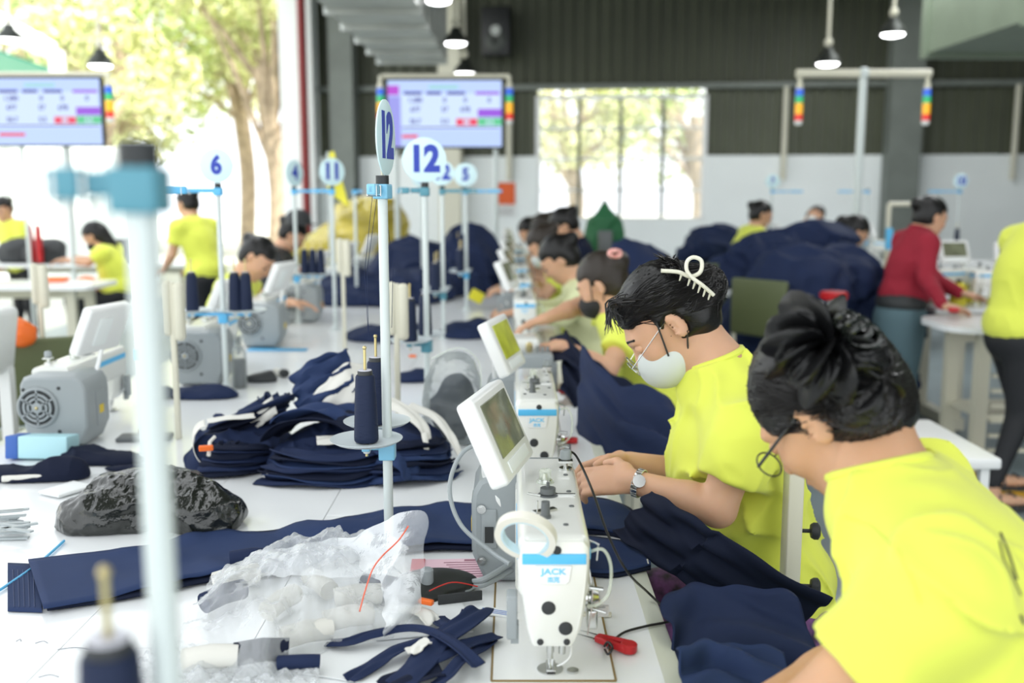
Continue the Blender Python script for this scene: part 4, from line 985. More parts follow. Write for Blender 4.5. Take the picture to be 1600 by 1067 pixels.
# --- clear zip bag in the foreground with white and navy rolls in it
c = T(500, 990); c.y += .06
t = thing('zip_bag', 'clear zip bag with red seal holding white and navy pieces in the foreground', 'bag', c)
def bagfn(u, v):
    # u left to right, v front to back; the mouth rises at the right
    A = [T(270, 1067), T(420, 1067), T(520, 1015), T(615, 1000)]; B = [T(345, 915), T(450, 880), T(540, 872), T(640, 905)]
    qa = u*3; i = min(int(qa), 2); f = qa-i; p = A[i].lerp(A[i+1], f).lerp(B[i].lerp(B[i+1], f), v)
    hgt = .105*sin(pi*min(max(v, 0), 1))**.55*(.35+.65*sin(pi*min(1, u*.9+.08)))+.0
    if v > .6: hgt += (v-.6)*.16*u**2
    nz_ = noise.noise(V3((u*7, v*7, .3)))*.025+noise.noise(V3((u*19, v*17, 2.3)))*.011+noise.noise(V3((u*45, v*38, 4.3)))*.004
    return p+V3((0, 0, max(.004, hgt+nz_)))
MB().grid(bagfn, 90, 70).build('bag_film', m_bagc, t, origin=t.location, ang=180)
# open mouth of the bag, standing up at the right
mouth = [T(648, 965, .76), T(658, 930, .80), PD(662, 865, 1.72), PD(655, 795, 1.74), PD(560, 832, 1.80), PD(470, 850, 1.86), PD(380, 868, 1.9)]
low = [T(600, 1000, .76), T(600, 985, .79), PD(600, 940, 1.66), PD(590, 905, 1.70), PD(530, 900, 1.74), PD(460, 900, 1.8), PD(370, 905, 1.86)]
UU, LL = spline(mouth, 8), spline(low, 8)
def mf(u, v):
    q = u*(len(UU)-1); i = min(int(q), len(UU)-2); a = UU[i].lerp(UU[i+1], q-i); b = LL[i].lerp(LL[i+1], q-i); p = a.lerp(b, v)
    return p+V3((noise.noise(p*22)*.010, noise.noise(p*17+V3((3, 3, 3)))*.014, noise.noise(p*30)*.006))
MB().grid(mf, 60, 24).build('bag_mouth', m_bagc, t, origin=t.location, ang=180)
MB().tube(spline([PD(638, 822, 1.70), PD(622, 845, 1.68), PD(598, 868, 1.665), PD(582, 890, 1.65), PD(570, 925, 1.63), PD(562, 955, 1.6)], 6), .0013, 6).build('red_seal', mat('red_seal', (.80, .12, .05), .4), t, origin=t.location)
ROLL = ['white roll at the left shoulder of the zip bag', 'navy roll at the back left corner of the zip bag', 'navy roll lying lengthwise at the left of the zip bag', 'white roll in the middle of the zip bag pointing away',
        'white roll under the upper end of the red seal', 'white roll low in the middle of the zip bag', 'deep navy roll low at the left of the zip bag', 'navy roll at the right side of the zip bag beside the pouch', 'white roll at the back centre of the zip bag',
        'white roll nearest the bottom left corner of the zip bag', 'white roll in front of the lower end of the red seal']
for i, (px, py, a, m_) in enumerate(((370, 920, .6, m_lining), (395, 890, .2, m_navy), (350, 950, .9, m_navy), (440, 960, 1.2, m_lining), (560, 950, .3, m_lining), (480, 1010, .5, m_lining), (410, 1040, .2, m_navy2), (600, 935, 2.8, m_navy), (500, 930, 2.2, m_lining), (330, 1050, .2, m_lining), (545, 985, .4, m_lining))):
    p = T(px, py, .752); d = V3((cos(a), sin(a), 0))
    r = solo(MB().tube([p-d*.04+V3((0, 0, .022)), p+V3((0, 0, .026)), p+d*.04+V3((0, 0, .022))], .018, 12), 'rolled_band', m_, ROLL[i], 'fabric roll', p, 'rolled bands inside the clear zip bag')
p = T(487, 1055); solo(MB().tube(spline([p+V3((-.05, .0, .02)), p+V3((-.01, 0, .022)), p+V3((.012, .004, .02))], 5), .011, 12), 'navy_roll', m_navy, 'navy roll end poking out of the clear bag at the bottom', 'fabric roll', p)
c = T(330, 1050); c.x -= .03
t = thing('plastic_wrap', 'crinkled clear wrap spread on the table at the bottom left of the zip bag', 'plastic wrap', c)
def wf(u, v):
    p = T(255, 1000).lerp(T(500, 1060), u).lerp(T(180, 1080).lerp(T(480, 1120), u), v)
    return p+V3((0, 0, .006+.02*abs(noise.noise(V3((u*9, v*7, 7))))+.012*abs(noise.noise(V3((u*25, v*20, 7))))))
MB().grid(wf, 60, 40).build('wrap_film', m_bagc, t, origin=t.location, ang=180)

# --- navy ribbons cut off in the foreground
def ribbon(pix, w, lab, z=.754, m=m_navy, wd=None, seed=0.):
    pts = [T(px, py, z+dz) for px, py, dz in pix]
    o = flap(pts, w, m, .0025, 1.2, .002, name='fabric_strip', origin=tuple(pts[0]), seed=seed, wdir=wd)
    return tag(o, lab, 'fabric strip', 'cut strips before the nearest machine')
ribbon([(512, 1005, .004), (545, 1003, .012), (580, 990, .02), (625, 980, .026), (672, 985, .03), (715, 1010, .03), (748, 1040, .02)], .024, 'longest navy strip reaching left with a ragged end, on top of the others', seed=1)
ribbon([(545, 1062, .002), (585, 1036, .01), (620, 1015, .016), (665, 1000, .02)], .028, 'navy strip running down to the bottom edge left of the pile', seed=2)
ribbon([(620, 1072, .004), (652, 1040, .016), (685, 1000, .026), (735, 965, .028), (752, 950, .02)], .046, 'widest navy strip of the cut strips, pointing at the machine', seed=3)
ribbon([(640, 1040, .012), (690, 1022, .02), (735, 1005, .016), (775, 992, .006)], .030, 'navy strip ending at the far right of the cut strips', seed=4)
ribbon([(675, 1072, .002), (700, 1055, .014), (720, 1030, .022), (745, 1015, .012), (768, 1000, .004)], .022, 'narrow navy strip curling at the bottom of the cut strips', seed=5)
ribbon([(682, 965, .010), (700, 975, .022), (722, 968, .02), (735, 955, .012)], .030, 'short navy strip at the back of the cut strips', seed=6)
ribbon([(600, 1075, .002), (640, 1055, .01), (690, 1045, .012)], .05, 'dark folded strip under the cut strips', m=m_navy2, seed=7)
ribbon([(640, 1020, .024), (655, 1008, .03), (670, 1000, .034)], .022, 'small white strip among the navy cut strips', m=m_lining, seed=8)
ribbon([(640, 950, .008), (660, 955, .02), (672, 965, .02), (678, 975, .012)], .032, 'white band hanging from the orange clip in the foreground', m=m_lining, seed=9)
p = T(666, 940, .785); solo(MB().box(p, (.026, .010, .009), Matrix.Rotation(-.45, 3, 'Z'), .002), 'orange_clip', m_clip, 'orange clip on the white band before the black pouch', 'clip', p)
p = T(655, 975); solo(MB().box(p+V3((0, .02, .002)), (.16, .14, .002), Matrix.Rotation(.2, 3, 'Z')), 'white_sheet', m_paper, 'white paper sheet under the cut strips and the clip', 'paper', p)
p = T(560, 1045); solo(MB().box(p+V3((0, .02, .0015)), (.15, .12, .0015), Matrix.Rotation(-.3, 3, 'Z')), 'white_sheet', m_paper, 'white paper sheet left under the longest navy strip', 'paper', p)
p = T(775, 958); t = thing('printed_slip', 'white slip with a blue printed line left of the machine foot', 'paper', p, -.35)
MB().box((0, 0, .002), (.07, .03, .0015)).build('slip', m_paper, t)
for k in (-1, 0, 1): MB().box((0, .006*k, .003), (.055, .0018, .0006)).build('printed_line', mat('ink_blue', (.1, .2, .55), .6), t)

# --- pouch, pink sheet, small post
c = T(680, 940); c.y += .03
t = thing('black_pouch', 'black leather pouch with red lined opening left of the nearest machine', 'pouch', c)
pr = [('e', (c.x+.0, c.y+.03, c.z+.012), (.075, .045, .022), None, .02), ('e', (c.x-.03, c.y-.01, c.z+.006), (.045, .04, .018), None, .02), ('e', (c.x+.03, c.y-.028, c.z+.02), (.05, .018, .012), [list(r_) for r_ in Matrix.Rotation(.35, 3, 'Z')], .006, '-')]
blend_mesh('pouch_body', pr, .003, t, mat('black_leather', (.02, .022, .02), .4, bump=('noise', 200, .1, .001)), t.location, cut=floorcut(.7515))
MB().box(c+V3((.045, -.04, .012)), (.08, .004, .018), Matrix.Rotation(.28, 3, 'Z'), .0015).build('pouch_edge', m_rub, t, origin=t.location)
MB().tube(spline([c+V3((-.01, -.035, .022)), c+V3((.03, -.02, .032)), c+V3((.075, -.015, .022))], 6), .0012, 5).build('red_piping', mat('red_pipe2', (.5, .03, .02), .5), t, origin=t.location)
p = T(667, 935); solo(MB().lathe([(.012, 0), (.0115, .05), (.008, .053), (0, .053)], p+V3((.0, .01, 0)), n=16), 'grey_peg', m_grey, 'grey plastic peg standing before the black pouch', 'peg', p)
p = T(705, 898); t = thing('pink_leaflet', 'pink printed leaflet with a red edge between pouch and motor case', 'leaflet', p, .05)
MB().box((.02, .02, .002), (.15, .11, .002)).build('sheet', mat('pink_paper', (.80, .55, .62), .6), t)
MB().box((-.065, .02, .0035), (.026, .11, .002)).build('red_edge', mat('leaflet_red', (.55, .02, .05), .5), t)
for k in range(7): MB().box((.03, .055-.012*k, .0035), (.09-.01*(k % 3), .0016, .0006)).build('text_line', mat('ink_pink', (.35, .15, .2), .6), t)
MB().box((.05, .066, .0035), (.05, .007, .0006)).build('title_line', mat('ink_pink', (.35, .15, .2), .6), t)
# --- grey strips at the left edge
for k in range(14):
    a = rn.uniform(-.35, .6); p = T(rn.uniform(-6, 26), rn.uniform(812, 846)); 
    solo(MB().box((p.x, p.y, .7545+.0042*(k % 7)), (.085, .010, .0035), Matrix.Rotation(a, 3, 'Z')), 'grey_strip', mat('grey_strip', (.42, .46, .47), .45), 'short grey strip in the heap at the left edge beyond the black bag', 'strip', p, 'grey plastic strips at the left edge')
solo(MB().tube(spline([T(-40, 945, .756), T(10, 915, .7545), T(60, 880, .7545), T(100, 845, .7545)], 5), .0028, 8), 'blue_cable', m_blue, 'blue cord running under the long navy panel at the left', 'cord', T(10, 915))
for i, (x, y, w_) in enumerate(((55, 1005, .02), (90, 1015, .05), (60, 1058, .03), (25, 1002, .008))):
    p = T(x, y); solo(MB().tube(spline([p, p+V3((w_/2, .006, .001)), p+V3((w_, .001, 0))], 5), .0005, 4), 'loose_thread', m_navy, 'loose navy thread bit on the white table at the bottom left', 'thread', p, 'loose threads on the white table')

# --- small things between bundles further back
def small_heap(px, py, w, hgt, d, label, m=m_navy, seed=1, amp=.006, hh=.007, k=40, cat='fabric', name='fabric_bundle'):
    p = T(px, py); c = (p.x, p.y+d, .752)
    return heap(name, label, cat, [((c[0]-w*.2, c[1], .755), (w*.38, d, hgt*.8)), ((c[0]+w*.22, c[1]+d*.2, .755), (w*.32, d*.9, hgt)), ((c[0], c[1]-d*.2, .753), (w*.5, d, hgt*.5))], hh, m, seed, k, amp)
small_heap(310, 625, .22, .035, .05, 'flat navy piece behind the navy bundle with the white band', seed=2)
small_heap(240, 625, .10, .03, .04, 'small dark navy piece between thin pole and blurred pole', seed=3)
small_heap(600, 535, .36, .07, .16, 'spread navy cloth behind the focused pole', seed=4)
small_heap(730, 530, .25, .09, .12, 'navy cloth heap left of the yellow tag', seed=5)
small_heap(645, 598, .12, .04, .04, 'small navy scrap heap with orange bit behind the rear cone', seed=6, hh=.005)
small_heap(405, 598, .10, .035, .03, 'curled navy and white ribbon behind the thread bottle', m=m_rub, seed=7, hh=.005)
small_heap(575, 478, 1.0, .20, .4, 'wide navy garment heap in the middle between the two rows', seed=8, hh=.015, amp=.026, k=22)
small_heap(680, 462, .95, .46, .5, 'tall navy garment heap left of the far poles', seed=9, hh=.015, amp=.034, k=20)
small_heap(515, 455, .5, .16, .3, 'navy garment heap beside the three cones', seed=10, hh=.014, amp=.02, k=22)
p = T(445, 590); t = thing('ribbon_roll', 'small black and white ribbon roll lying behind the big bundle', 'ribbon roll', p)
MB().cyl((-.045, .04, .016), (-.01, .01, .016), .016, n=16).build('white_layer', m_lining, t); MB().cyl((-.012, .012, .017), (.006, -.004, .017), .0165, n=16).build('black_layer', m_rub, t)
p = T(375, 606); t = thing('thread_bottle', 'clear bottle of dark threads beside the number 6 stand', 'bottle', p)
MB().lathe([(.026, 0), (.028, .004), (.028, .13), (.020, .15), (.012, .16)], n=18).build('bottle', m_bagd, t); MB().lathe([(.022, .004), (.022, .11), (0, .112)], n=14).build('threads', m_greyd, t)
p = T(645, 575); solo(MB().box(p+V3((0, 0, .05)), (.03, .012, .012), None, .003), 'orange_clip', m_clip, 'orange bit on the small navy scraps right of the focused pole', 'clip', p)
solo(MB().box(T(745, 480)+V3((0, 0, .07)), (.09, .05, .07), Matrix.Rotation(.5, 3, 'Y'), .01), 'yellow_tag', mat('yellow_sheet', (.80, .72, .03), .5), 'bright yellow tag lying on navy cloth left of the third machine', 'tag', T(745, 480))
solo(MB().add([T(385, 548, .753), T(478, 548, .753), T(482, 544, .753), T(392, 543, .753)], [(0, 1, 2, 3)]), 'blue_ruler', m_blue, 'thin blue ruler lying on the left row table', 'ruler', T(430, 546), solid=.002)
# mustard wrapped bundles and the yellow flag
c = T(560, 440); p = PD(560, 345, 8.6)
m_must = mat('mustard_film', (.42, .34, .05), .25, bump=('noise', 14, .5, .02), var=(5, .4))
t = thing('wrapped_bundle', 'mustard coloured film wrapped bundle piled high beyond the left row', 'bundle', (p.x, p.y, .752))
crumple(V3((p.x, p.y, .752)), [(0, 0, .25, .45, .3, .25), (.1, 0, .48, .32, .25, .2), (-.35, 0, .22, .35, .2, .12), (.15, 0, .1, .4, .3, .2)], .02, 'bundle_film', m_must, t, 3., .05, 8.)
p = PD(525, 285, 6.6); fl_ = thing('yellow_flag', 'yellow pennant hanging from a pole right of the number 11 sign', 'flag', (p.x, p.y, .752))
MB().cyl((p.x-.05, p.y, .752), (p.x-.05, p.y, p.z+.2), .008, n=8).build('flag_pole', m_pole, fl_, origin=fl_.location)
a, b, c2, d = PD(512, 238, 6.6), PD(522, 236, 6.6), PD(546, 325, 6.6), PD(512, 300, 6.6)
MB().grid(lambda u, v: a.lerp(d, u).lerp(b.lerp(c2, u), v)+V3((0, .012*sin(u*6+v*4), 0)), 12, 8).build('flag_cloth', mat('yellow_cloth', (.85, .78, .06), .6), fl_, origin=fl_.location, solid=.002)

# --- tape roll, clippers, cables on and around the nearest machine
M0 = V3((MX, MY[0], .752))
t = thing('tape_roll', 'white tape roll hung over the thread post of the nearest machine', 'tape roll', tuple(M0+V3((-.030, -.002, .218))))
rot = Matrix.Rotation(R(24), 3, 'Y') @ Matrix.Rotation(R(32), 3, 'X')
ax = rot @ V3((0, -1, 0))
MB().lathe([(.036, -.007), (.0455, -.007), (.0455, .007), (.036, .007), (.036, -.007)], (-.012, -.044, .005), ax, 48, caps=False).build('tape', mat('cream_tape', (.72, .70, .62), .45), t)
MB().lathe([(.0335, -.0068), (.0362, -.0068), (.0362, .0068), (.0335, .0068), (.0335, -.0068)], (-.012, -.044, .005), ax, 40, caps=False).build('inner_core', mat('pale_blue_core', (.50, .66, .72), .5), t)
def clipper(px, py, rz, lab, sc=1.):
    p = T(px, py, .7525); t = thing('thread_clipper', lab, 'thread clipper', p, rz, 'red thread clippers on the tables')
    MB().box((.022, .007, .007), (.060, .010, .012), Matrix.Rotation(.14, 3, 'Z'), .004).build('handle', m_redp, t); MB().box((.022, -.007, .007), (.060, .010, .012), Matrix.Rotation(-.14, 3, 'Z'), .004).build('handle', m_redp, t)
    MB().lathe([(.0125, 0), (.0135, .002), (.0135, .012), (.0115, .014), (0, .014)], (.052, 0, 0), n=18).build('handle_joint', m_redp, t)
    for s_ in (-1, 1): MB().prism([(-.008, s_*.010, .006), (-.008, s_*.005, .006), (-.042, s_*.007, .006)], (0, 0, .002)).build('blade', m_chrome, t)
    return t
cl1 = clipper(938, 1004, -.62, 'dark red thread clipper on the black cord right of the nearest machine')
clipper(868, 692, .1, 'red thread clipper lying beside the second machine, behind the cord'); clipper(862, 615, .0, 'small red thread clipper far behind the second machine')
solo(MB().tube(spline([M0+V3((.036, .33, .25)), PD(900, 712, 1.84), PD(925, 765, 1.72), PD(950, 835, 1.66), PD(980, 893, 1.62), T(1015, 928, .765), T(1046, 958, .757), T(1047, 970, .7545), T(1010, 978, .7545), T(975, 988, .7545), T(956, 1004, .76), T(950, 1012, .768)], 7), .0022, 7), 'clipper_string', m_cord, 'thin black cord from the nearest machine down to the red clipper', 'cord', tuple(M0+V3((.036, .33, .25))))
solo(MB().tube(spline([T(945, 1015, .755), T(950, 1022, .760), T(957, 1012, .768), T(950, 1003, .766), T(944, 1010, .756)], 6), .002, 6), 'cord_knot', m_cord, 'knot of black cord tied round the dark red clipper', 'cord', T(945, 1015))
solo(MB().tube(spline([M0+V3((.04, .34, .245)), M0+V3((.055, .50, .20)), M0+V3((.06, .66, .16)), M0+V3((.075, .80, .05)), M0+V3((.078, .84, .02))], 7), .003, 7), 'machine_cable', m_cord, 'black cable hanging between the nearest and the second machine', 'cable', tuple(M0+V3((.04, .34, .245))))
solo(MB().tube(spline([M0+V3((-.09, .34, .27)), M0+V3((-.15, .33, .25)), M0+V3((-.175, .31, .19)), M0+V3((-.155, .28, .13)), M0+V3((-.10, .25, .09)), M0+V3((-.065, .2, .085))], 7), .0042, 8), 'panel_cable', m_grey, 'thick grey cable looping from the control panel beside the nearest machine', 'cable', tuple(M0+V3((-.09, .34, .27))))
solo(MB().tube(spline([T(722, 922, .756), T(735, 910, .765), T(758, 904, .78), M0+V3((-.06, .33, .04))], 7), .0055, 8).tube(spline([T(726, 925, .756), T(740, 916, .762), T(760, 912, .77), M0+V3((-.06, .33, .025))], 7), .005, 8), 'motor_cable', m_grey, 'pair of grey cables entering the motor case of the nearest machine', 'cable', T(722, 922))
p = T(915, 966); solo(MB().box(p+V3((.01, .01, .003)), (.07, .012, .005), Matrix.Rotation(-.05, 3, 'Z'), .001), 'cream_stick', m_cream, 'flat cream stick lying beside the head of the nearest machine', 'stick', p)

# ================================================================ PEOPLE
m_skin = mat('skin', (.62, .36, .23), .5, sss=.25, var=(9, .08), bump=('noise', 160, .08, .001))
m_skin2 = mat('skin_warm', (.55, .31, .18), .5, sss=.25, var=(9, .08), bump=('noise', 160, .08, .001))
m_shirt = mat('yellow_shirt', (.74, .80, .10), .75, bump=('noise', 1100, .12, .0004), sheen=.15)
m_hair = mat('black_hair', (.006, .0055, .0055), .36, spec=.45, bump=('noise', 90, .3, .002, (1, 1, 6)))
m_hairb = mat('brown_black_hair', (.025, .018, .013), .4, bump=('noise', 60, .5, .004, (1, 1, 6)))
m_strand = mat('hair_strand', (.010, .009, .009), .3)
m_pants = mat('black_trousers', (.012, .013, .016), .7)
m_floral = mat('purple_floral', (.10, .03, .12), .6, var=(38, .95), sheen=.2)
m_maskw = mat('mask_pale', (.62, .66, .64), .7, bump=('noise', 400, .1, .0004))
m_maskb = mat('mask_black', (.02, .02, .02), .7)
m_eye = mat('eye_dark', (.02, .012, .01), .15)
m_redsw = mat('red_sweater', (.30, .012, .03), .8, bump=('wave', 60, .3, .002))
m_skirt = mat('slate_skirt', (.10, .17, .20), .8)
m_satin = mat('black_satin', (.004, .004, .0045), .36, spec=.4, bump=('noise', 90, .2, .001))
UP = V3((0, 0, 1))
def Mx(a, b, c): return [[a.x, b.x, c.x], [a.y, b.y, c.y], [a.z, b.z, c.z]]
def ELL(c, r, ax, k=.02, sub=False):
    t = ('e', tuple(c), tuple(r), Mx(*ax), k); return t+('-',) if sub else t
def BOX(c, r, ax, k=.004, sub=False):
    t = ('b', tuple(c), tuple(r), Mx(*ax), k); return t+('-',) if sub else t
def CAP(a, b, ra, rb, k=.02, sub=False):
    t = ('c', tuple(a), tuple(b), ra, rb, k); return t+('-',) if sub else t
def axes(f, u):
    f = V3(f).normalized(); u = V3(u); u = (u-f*u.dot(f)).normalized(); s = u.cross(f); return f, s, u
def head_prims(c, f, s, u, neck):
    A = (f, s, u); P = []
    P.append(ELL(c+u*.018-f*.012, (.094, .074, .092), A, .02))
    P.append(ELL(c+f*.028-u*.035, (.062, .057, .074), A, .03))
    P.append(ELL(c+f*.055-u*.092, (.028, .030, .022), A, .03))
    P.append(ELL(c+f*.02-u*.075, (.055, .050, .03), A, .03))
    P.append(ELL(c+f*.078+u*.022, (.014, .045, .012), A, .02))
    for q in (-1, 1):
        P.append(ELL(c+f*.060-u*.028+s*q*.034, (.026, .023, .024), A, .02))
        P.append(ELL(c+f*.095+u*.004+s*q*.031, (.012, .015, .009), A, .008, True))
        ea = (f*.92+s*q*.38).normalized()
        P.append(ELL(c-f*.012-u*.012+s*q*.0800, (.0195, .0075, .032), (ea, u.cross(ea), u), .005))
        P.append(ELL(c-f*.004-u*.008+s*q*.088, (.009, .007, .019), A, .004, True))
        P.append(ELL(c+f*.100-u*.033+s*q*.009, (.009, .007, .006), A, .006))
    P.append(CAP(c+f*.084+u*.008, c+f*.106-u*.028, .007, .0105, .010))
    P.append(ELL(c+f*.090-u*.060, (.009, .021, .006), A, .006)); P.append(ELL(c+f*.087-u*.071, (.009, .018, .006), A, .006))
    P.append(CAP(c-u*.055-f*.03, neck, .050, .058, .03))
    return P
def hand_prims(w, d, n, lat, curl=.5, sc=1., thumb=1):
    """w wrist, d direction of the fingers, n direction the palm faces, lat side of the thumb"""
    d = V3(d).normalized(); n = V3(n); n = (n-d*n.dot(d)).normalized(); l = d.cross(n); l = l if l.dot(V3(lat)) > 0 else -l
    P = [ELL(w+d*.045*sc, (.050*sc, .036*sc, .015*sc), (d, l, n), .02)]
    for i, (o, L_) in enumerate(((.028, .070), (.010, .078), (-.009, .072), (-.027, .056))):
        b = w+d*.080*sc+l*o*sc; c1 = curl*(.7+.12*i)
        d1 = (d*cos(c1)+n*sin(c1)).normalized(); d2 = (d*cos(c1*2.1)+n*sin(c1*2.1)).normalized(); d3 = (d*cos(c1*2.9)+n*sin(c1*2.9)).normalized()
        p1 = b+d1*L_*.45*sc; p2 = p1+d2*L_*.32*sc; p3 = p2+d3*L_*.24*sc
        P += [CAP(b-d*.02, p1, .0098*sc, .0084*sc, .006), CAP(p1, p2, .0084*sc, .0078*sc, .003), CAP(p2, p3, .0078*sc, .0066*sc, .003)]
    t0 = w+d*.022*sc+l*.028*sc; t1 = t0+(d*.6+l*.7+n*.3).normalized()*.040*sc*thumb; t2 = t1+(d*.9+l*.15+n*.5).normalized()*.032*sc
    P += [CAP(w+d*.02, t0, .018*sc, .015*sc, .012), CAP(t0, t1, .0135*sc, .0105*sc, .010), CAP(t1, t2, .0105*sc, .0085*sc, .003)]
    return P
def person(label, hip, chest, neck, head, hf, hu, arms, legs=None, res=.012, F=(-1, 0, 0), shirt=m_shirt, skin=m_skin, pants=m_pants, hair=m_hair, style='bun', mask=None,
           sw=.165, sleeve=.62, long_sleeve=False, hair_extra=(), torso=1., collar=True, hres=None, group='seated machine operators', shirt_len=.0, wrinkle=.004, glasses=None, strands=0, bun_at=None, folds=None, fringe=0., base=None, cr=.115):
    hip, chest, neck, c = V3(hip), V3(chest), V3(neck), V3(head)
    f, s, u = axes(hf, hu); Fv = V3(F).normalized(); Lv = UP.cross(Fv)
    spine = (neck-hip).normalized(); Ff = (Fv-spine*Fv.dot(spine)).normalized()
    t = thing('person', label, 'person', base or (hip.x, hip.y, 0), 0, group)
    o = t.location; small = res > .009
    # ---- skin: one continuous body
    P = head_prims(c, f, s, u, neck)
    P += [ELL(chest, (cr*.7*torso, .13*torso, .15*torso), (Ff, Lv, spine), .03), CAP(hip+spine*.05, chest, .09, .09, .04), CAP(neck, chest+spine*.1, .055, .07, .03)]
    sh = []
    for q, (el, wr, hd, pn, curl) in zip((1, -1), arms):
        S_ = chest+spine*.125*torso+Lv*q*sw*torso; el, wr = V3(el), V3(wr); sh.append((S_, el, wr))
        P += [CAP(S_, el, .045, .036, .02), CAP(el, el.lerp(wr, .35), .036, .036, .012), CAP(el.lerp(wr, .3), wr, .036, .0235, .012), CAP(neck-spine*.03, S_, .05, .045, .04)]
        P += hand_prims(wr, hd, pn, V3((0, 0, 1)), curl, 1. if not small else 1.08)
    body = blend_mesh('body', P, res, t, skin, o, smooth_it=1)
    # ---- shirt
    Q = [ELL(chest+spine*.02, (cr*torso, .185*torso, .185*torso), (Ff, Lv, spine), .05), CAP(chest-spine*.02, hip+spine*.06, .125*torso, .145*torso, .06),
         ELL(hip+spine*(.06-shirt_len), (.135*torso, .175*torso, .10), (Ff, Lv, spine), .05), ELL(neck-spine*.035-Ff*.01, (.075, .10, .04), (Ff, Lv, spine), .05)]
    for (S_, el, wr) in sh:
        e_ = el if not long_sleeve else wr; fr_ = sleeve if not long_sleeve else .97
        if long_sleeve:
            Q += [CAP(S_, el, .063, .050, .04), CAP(el, el.lerp(wr, .94), .050, .036, .02)]
        else:
            H_ = S_.lerp(el, sleeve); ad = (el-S_).normalized()
            Q += [CAP(S_-ad*.01, H_+ad*.02, .066, .066, .05)]
            x_, y_, z_ = frame(ad); 
            Q.append(BOX(H_+ad*.055, (.088, .088, .055), (x_, y_, z_), .006, True))
        Q.append(CAP(neck-spine*.034, S_, .062, .062, .05))
    x_, y_, z_ = frame(spine)
    nd = (c-u*.055-f*.03-neck).normalized(); nn = (spine*.55+nd*.45).normalized(); nb = neck+nn*.020
    Q.append(CAP(neck-spine*.05, neck-nn*.004, .072, .068, .02))
    def cutf(X, Y, Z):
        x, y, z = X-nb.x, Y-nb.y, Z-nb.z; t_ = x*nn.x+y*nn.y+z*nn.z; r_ = np.sqrt(np.maximum(x*x+y*y+z*z-t_*t_, 0))
        return np.minimum(np.minimum(t_, .092-r_), .2-t_)
    def wr_(X, Y, Z):
        k_ = 9.; o1 = hip.y*3.1
        w = vnoise(X*6+o1, Y*6, Z*6)*.7
        a, b, g = X*.8-Z*.6, Y, Z*.8+X*.6
        out = wrinkle*(1.5*rnoise(a*k_*.55+w+o1, b*k_*.9, g*k_*1.15+w)+.6*rnoise(a*k_*1.4+o1, b*k_*1.8+w, g*k_*1.1)-.6)
        if folds is not None: out = out+folds(X, Y, Z)
        return -out
    sh_o = blend_mesh('shirt', Q, res, t, shirt, o, disp=wr_, cut=cutf, smooth_it=2)
    if collar:
        x_, y_, z_ = frame(nn)
        pts = [nb-nn*.002+nd*.0+(x_*cos(a)*.0615+y_*sin(a)*.0615) for a in np.linspace(0, 2*pi, 28, endpoint=False)]
        MB().tube(pts, .0075 if not small else .009, 8, closed=True).build('collar', shirt, t, origin=o)
    # ---- legs
    if legs:
        G = [ELL(hip, (.13, .165, .11), (Fv, Lv, UP), .04)]; feet = []
        for q, (kn, an, toe) in zip((1, -1), legs):
            kn, an = V3(kn), V3(an); h0 = hip+Lv*q*.085
            G += [CAP(h0, kn, .085, .06, .04), CAP(kn, an, .06, .042, .02)]; feet.append((an, V3(toe)))
        blend_mesh('trousers', G, max(res, .01), t, pants, o, smooth_it=1)
        for an, toe in feet:
            d = (toe-an); d.z = 0; d.normalize(); x_ = UP.cross(d)
            pr = [ELL(V3((an.x, an.y, .035))+d*.05, (.115, .042, .03), (d, x_, UP), .01), CAP(an, V3((an.x, an.y, .05)), .036, .036, .02)]
            blend_mesh('shoe', pr, .01, t, m_rub, o, cut=floorcut(.004))
    # ---- face details
    for q in (-1, 1):
        MB().ball(c+f*.076+u*.002+s*q*.031, .0112, 10, 8).build('eye', m_whitep if res < .006 else m_eye, t, origin=o)
        if res < .009:
            MB().ball(c+f*.0775+u*.002+s*q*.031, (.0125, .0150, .0115), 10, 8, Matrix(((f.x, s.x, u.x), (f.y, s.y, u.y), (f.z, s.z, u.z)))).build('eyelid', skin, t, origin=o)
        if not fringe: MB().tube([c+f*.089+u*.024+s*q*.013, c+f*.088+u*.030+s*q*.030, c+f*.074+u*.025+s*q*.048], .0028, 6).build('eyebrow', hair, t, origin=o)
    # ---- hair
    Hh = [ELL(c+u*.024-f*.020, (.104, .085, .098), (f, s, u), .02), ELL(c-f*.050-u*.035, (.055, .070, .062), (f, s, u), .03)]
    Hh += list(hair_extra)
    if style in ('bun', 'low'):
        b0 = bun_at if bun_at is not None else c-f*.125+u*.030
        Hh += [ELL(b0, (.045, .05, .045) if bun_at is not None else (.036, .042, .036), (f, s, u), .02)]
    if style == 'pony':
        Hh += [CAP(c-f*.10+u*.04, c-f*.15-u*.02, .026, .032, .02), CAP(c-f*.15-u*.02, c-f*.17-u*.22, .032, .012, .02)]
    if style == 'long':
        Hh += [CAP(c-f*.07, neck-Ff*.10-spine*.10, .070, .030, .03), CAP(c-f*.06-u*.02, neck-Ff*.06+spine*.02, .075, .05, .03)]
    Hh += [BOX(c+f*.098-u*(.075+fringe), (.080, .10, .118), (f, s, u), .012, True)]
    f2 = (f*.8+u*.6).normalized(); u2 = (u*.8-f*.6).normalized()
    if not fringe: Hh += [ELL(c+f*.100+u*.010, (.055, .058, .055), (f, s, u), .01, True)]
    for q in (-1, 1): Hh.append(ELL(c-f*.006-u*.020+s*q*.088, (.027, .026, .038), (f, s, u), .006, True))
    hr = res if hres is None else hres
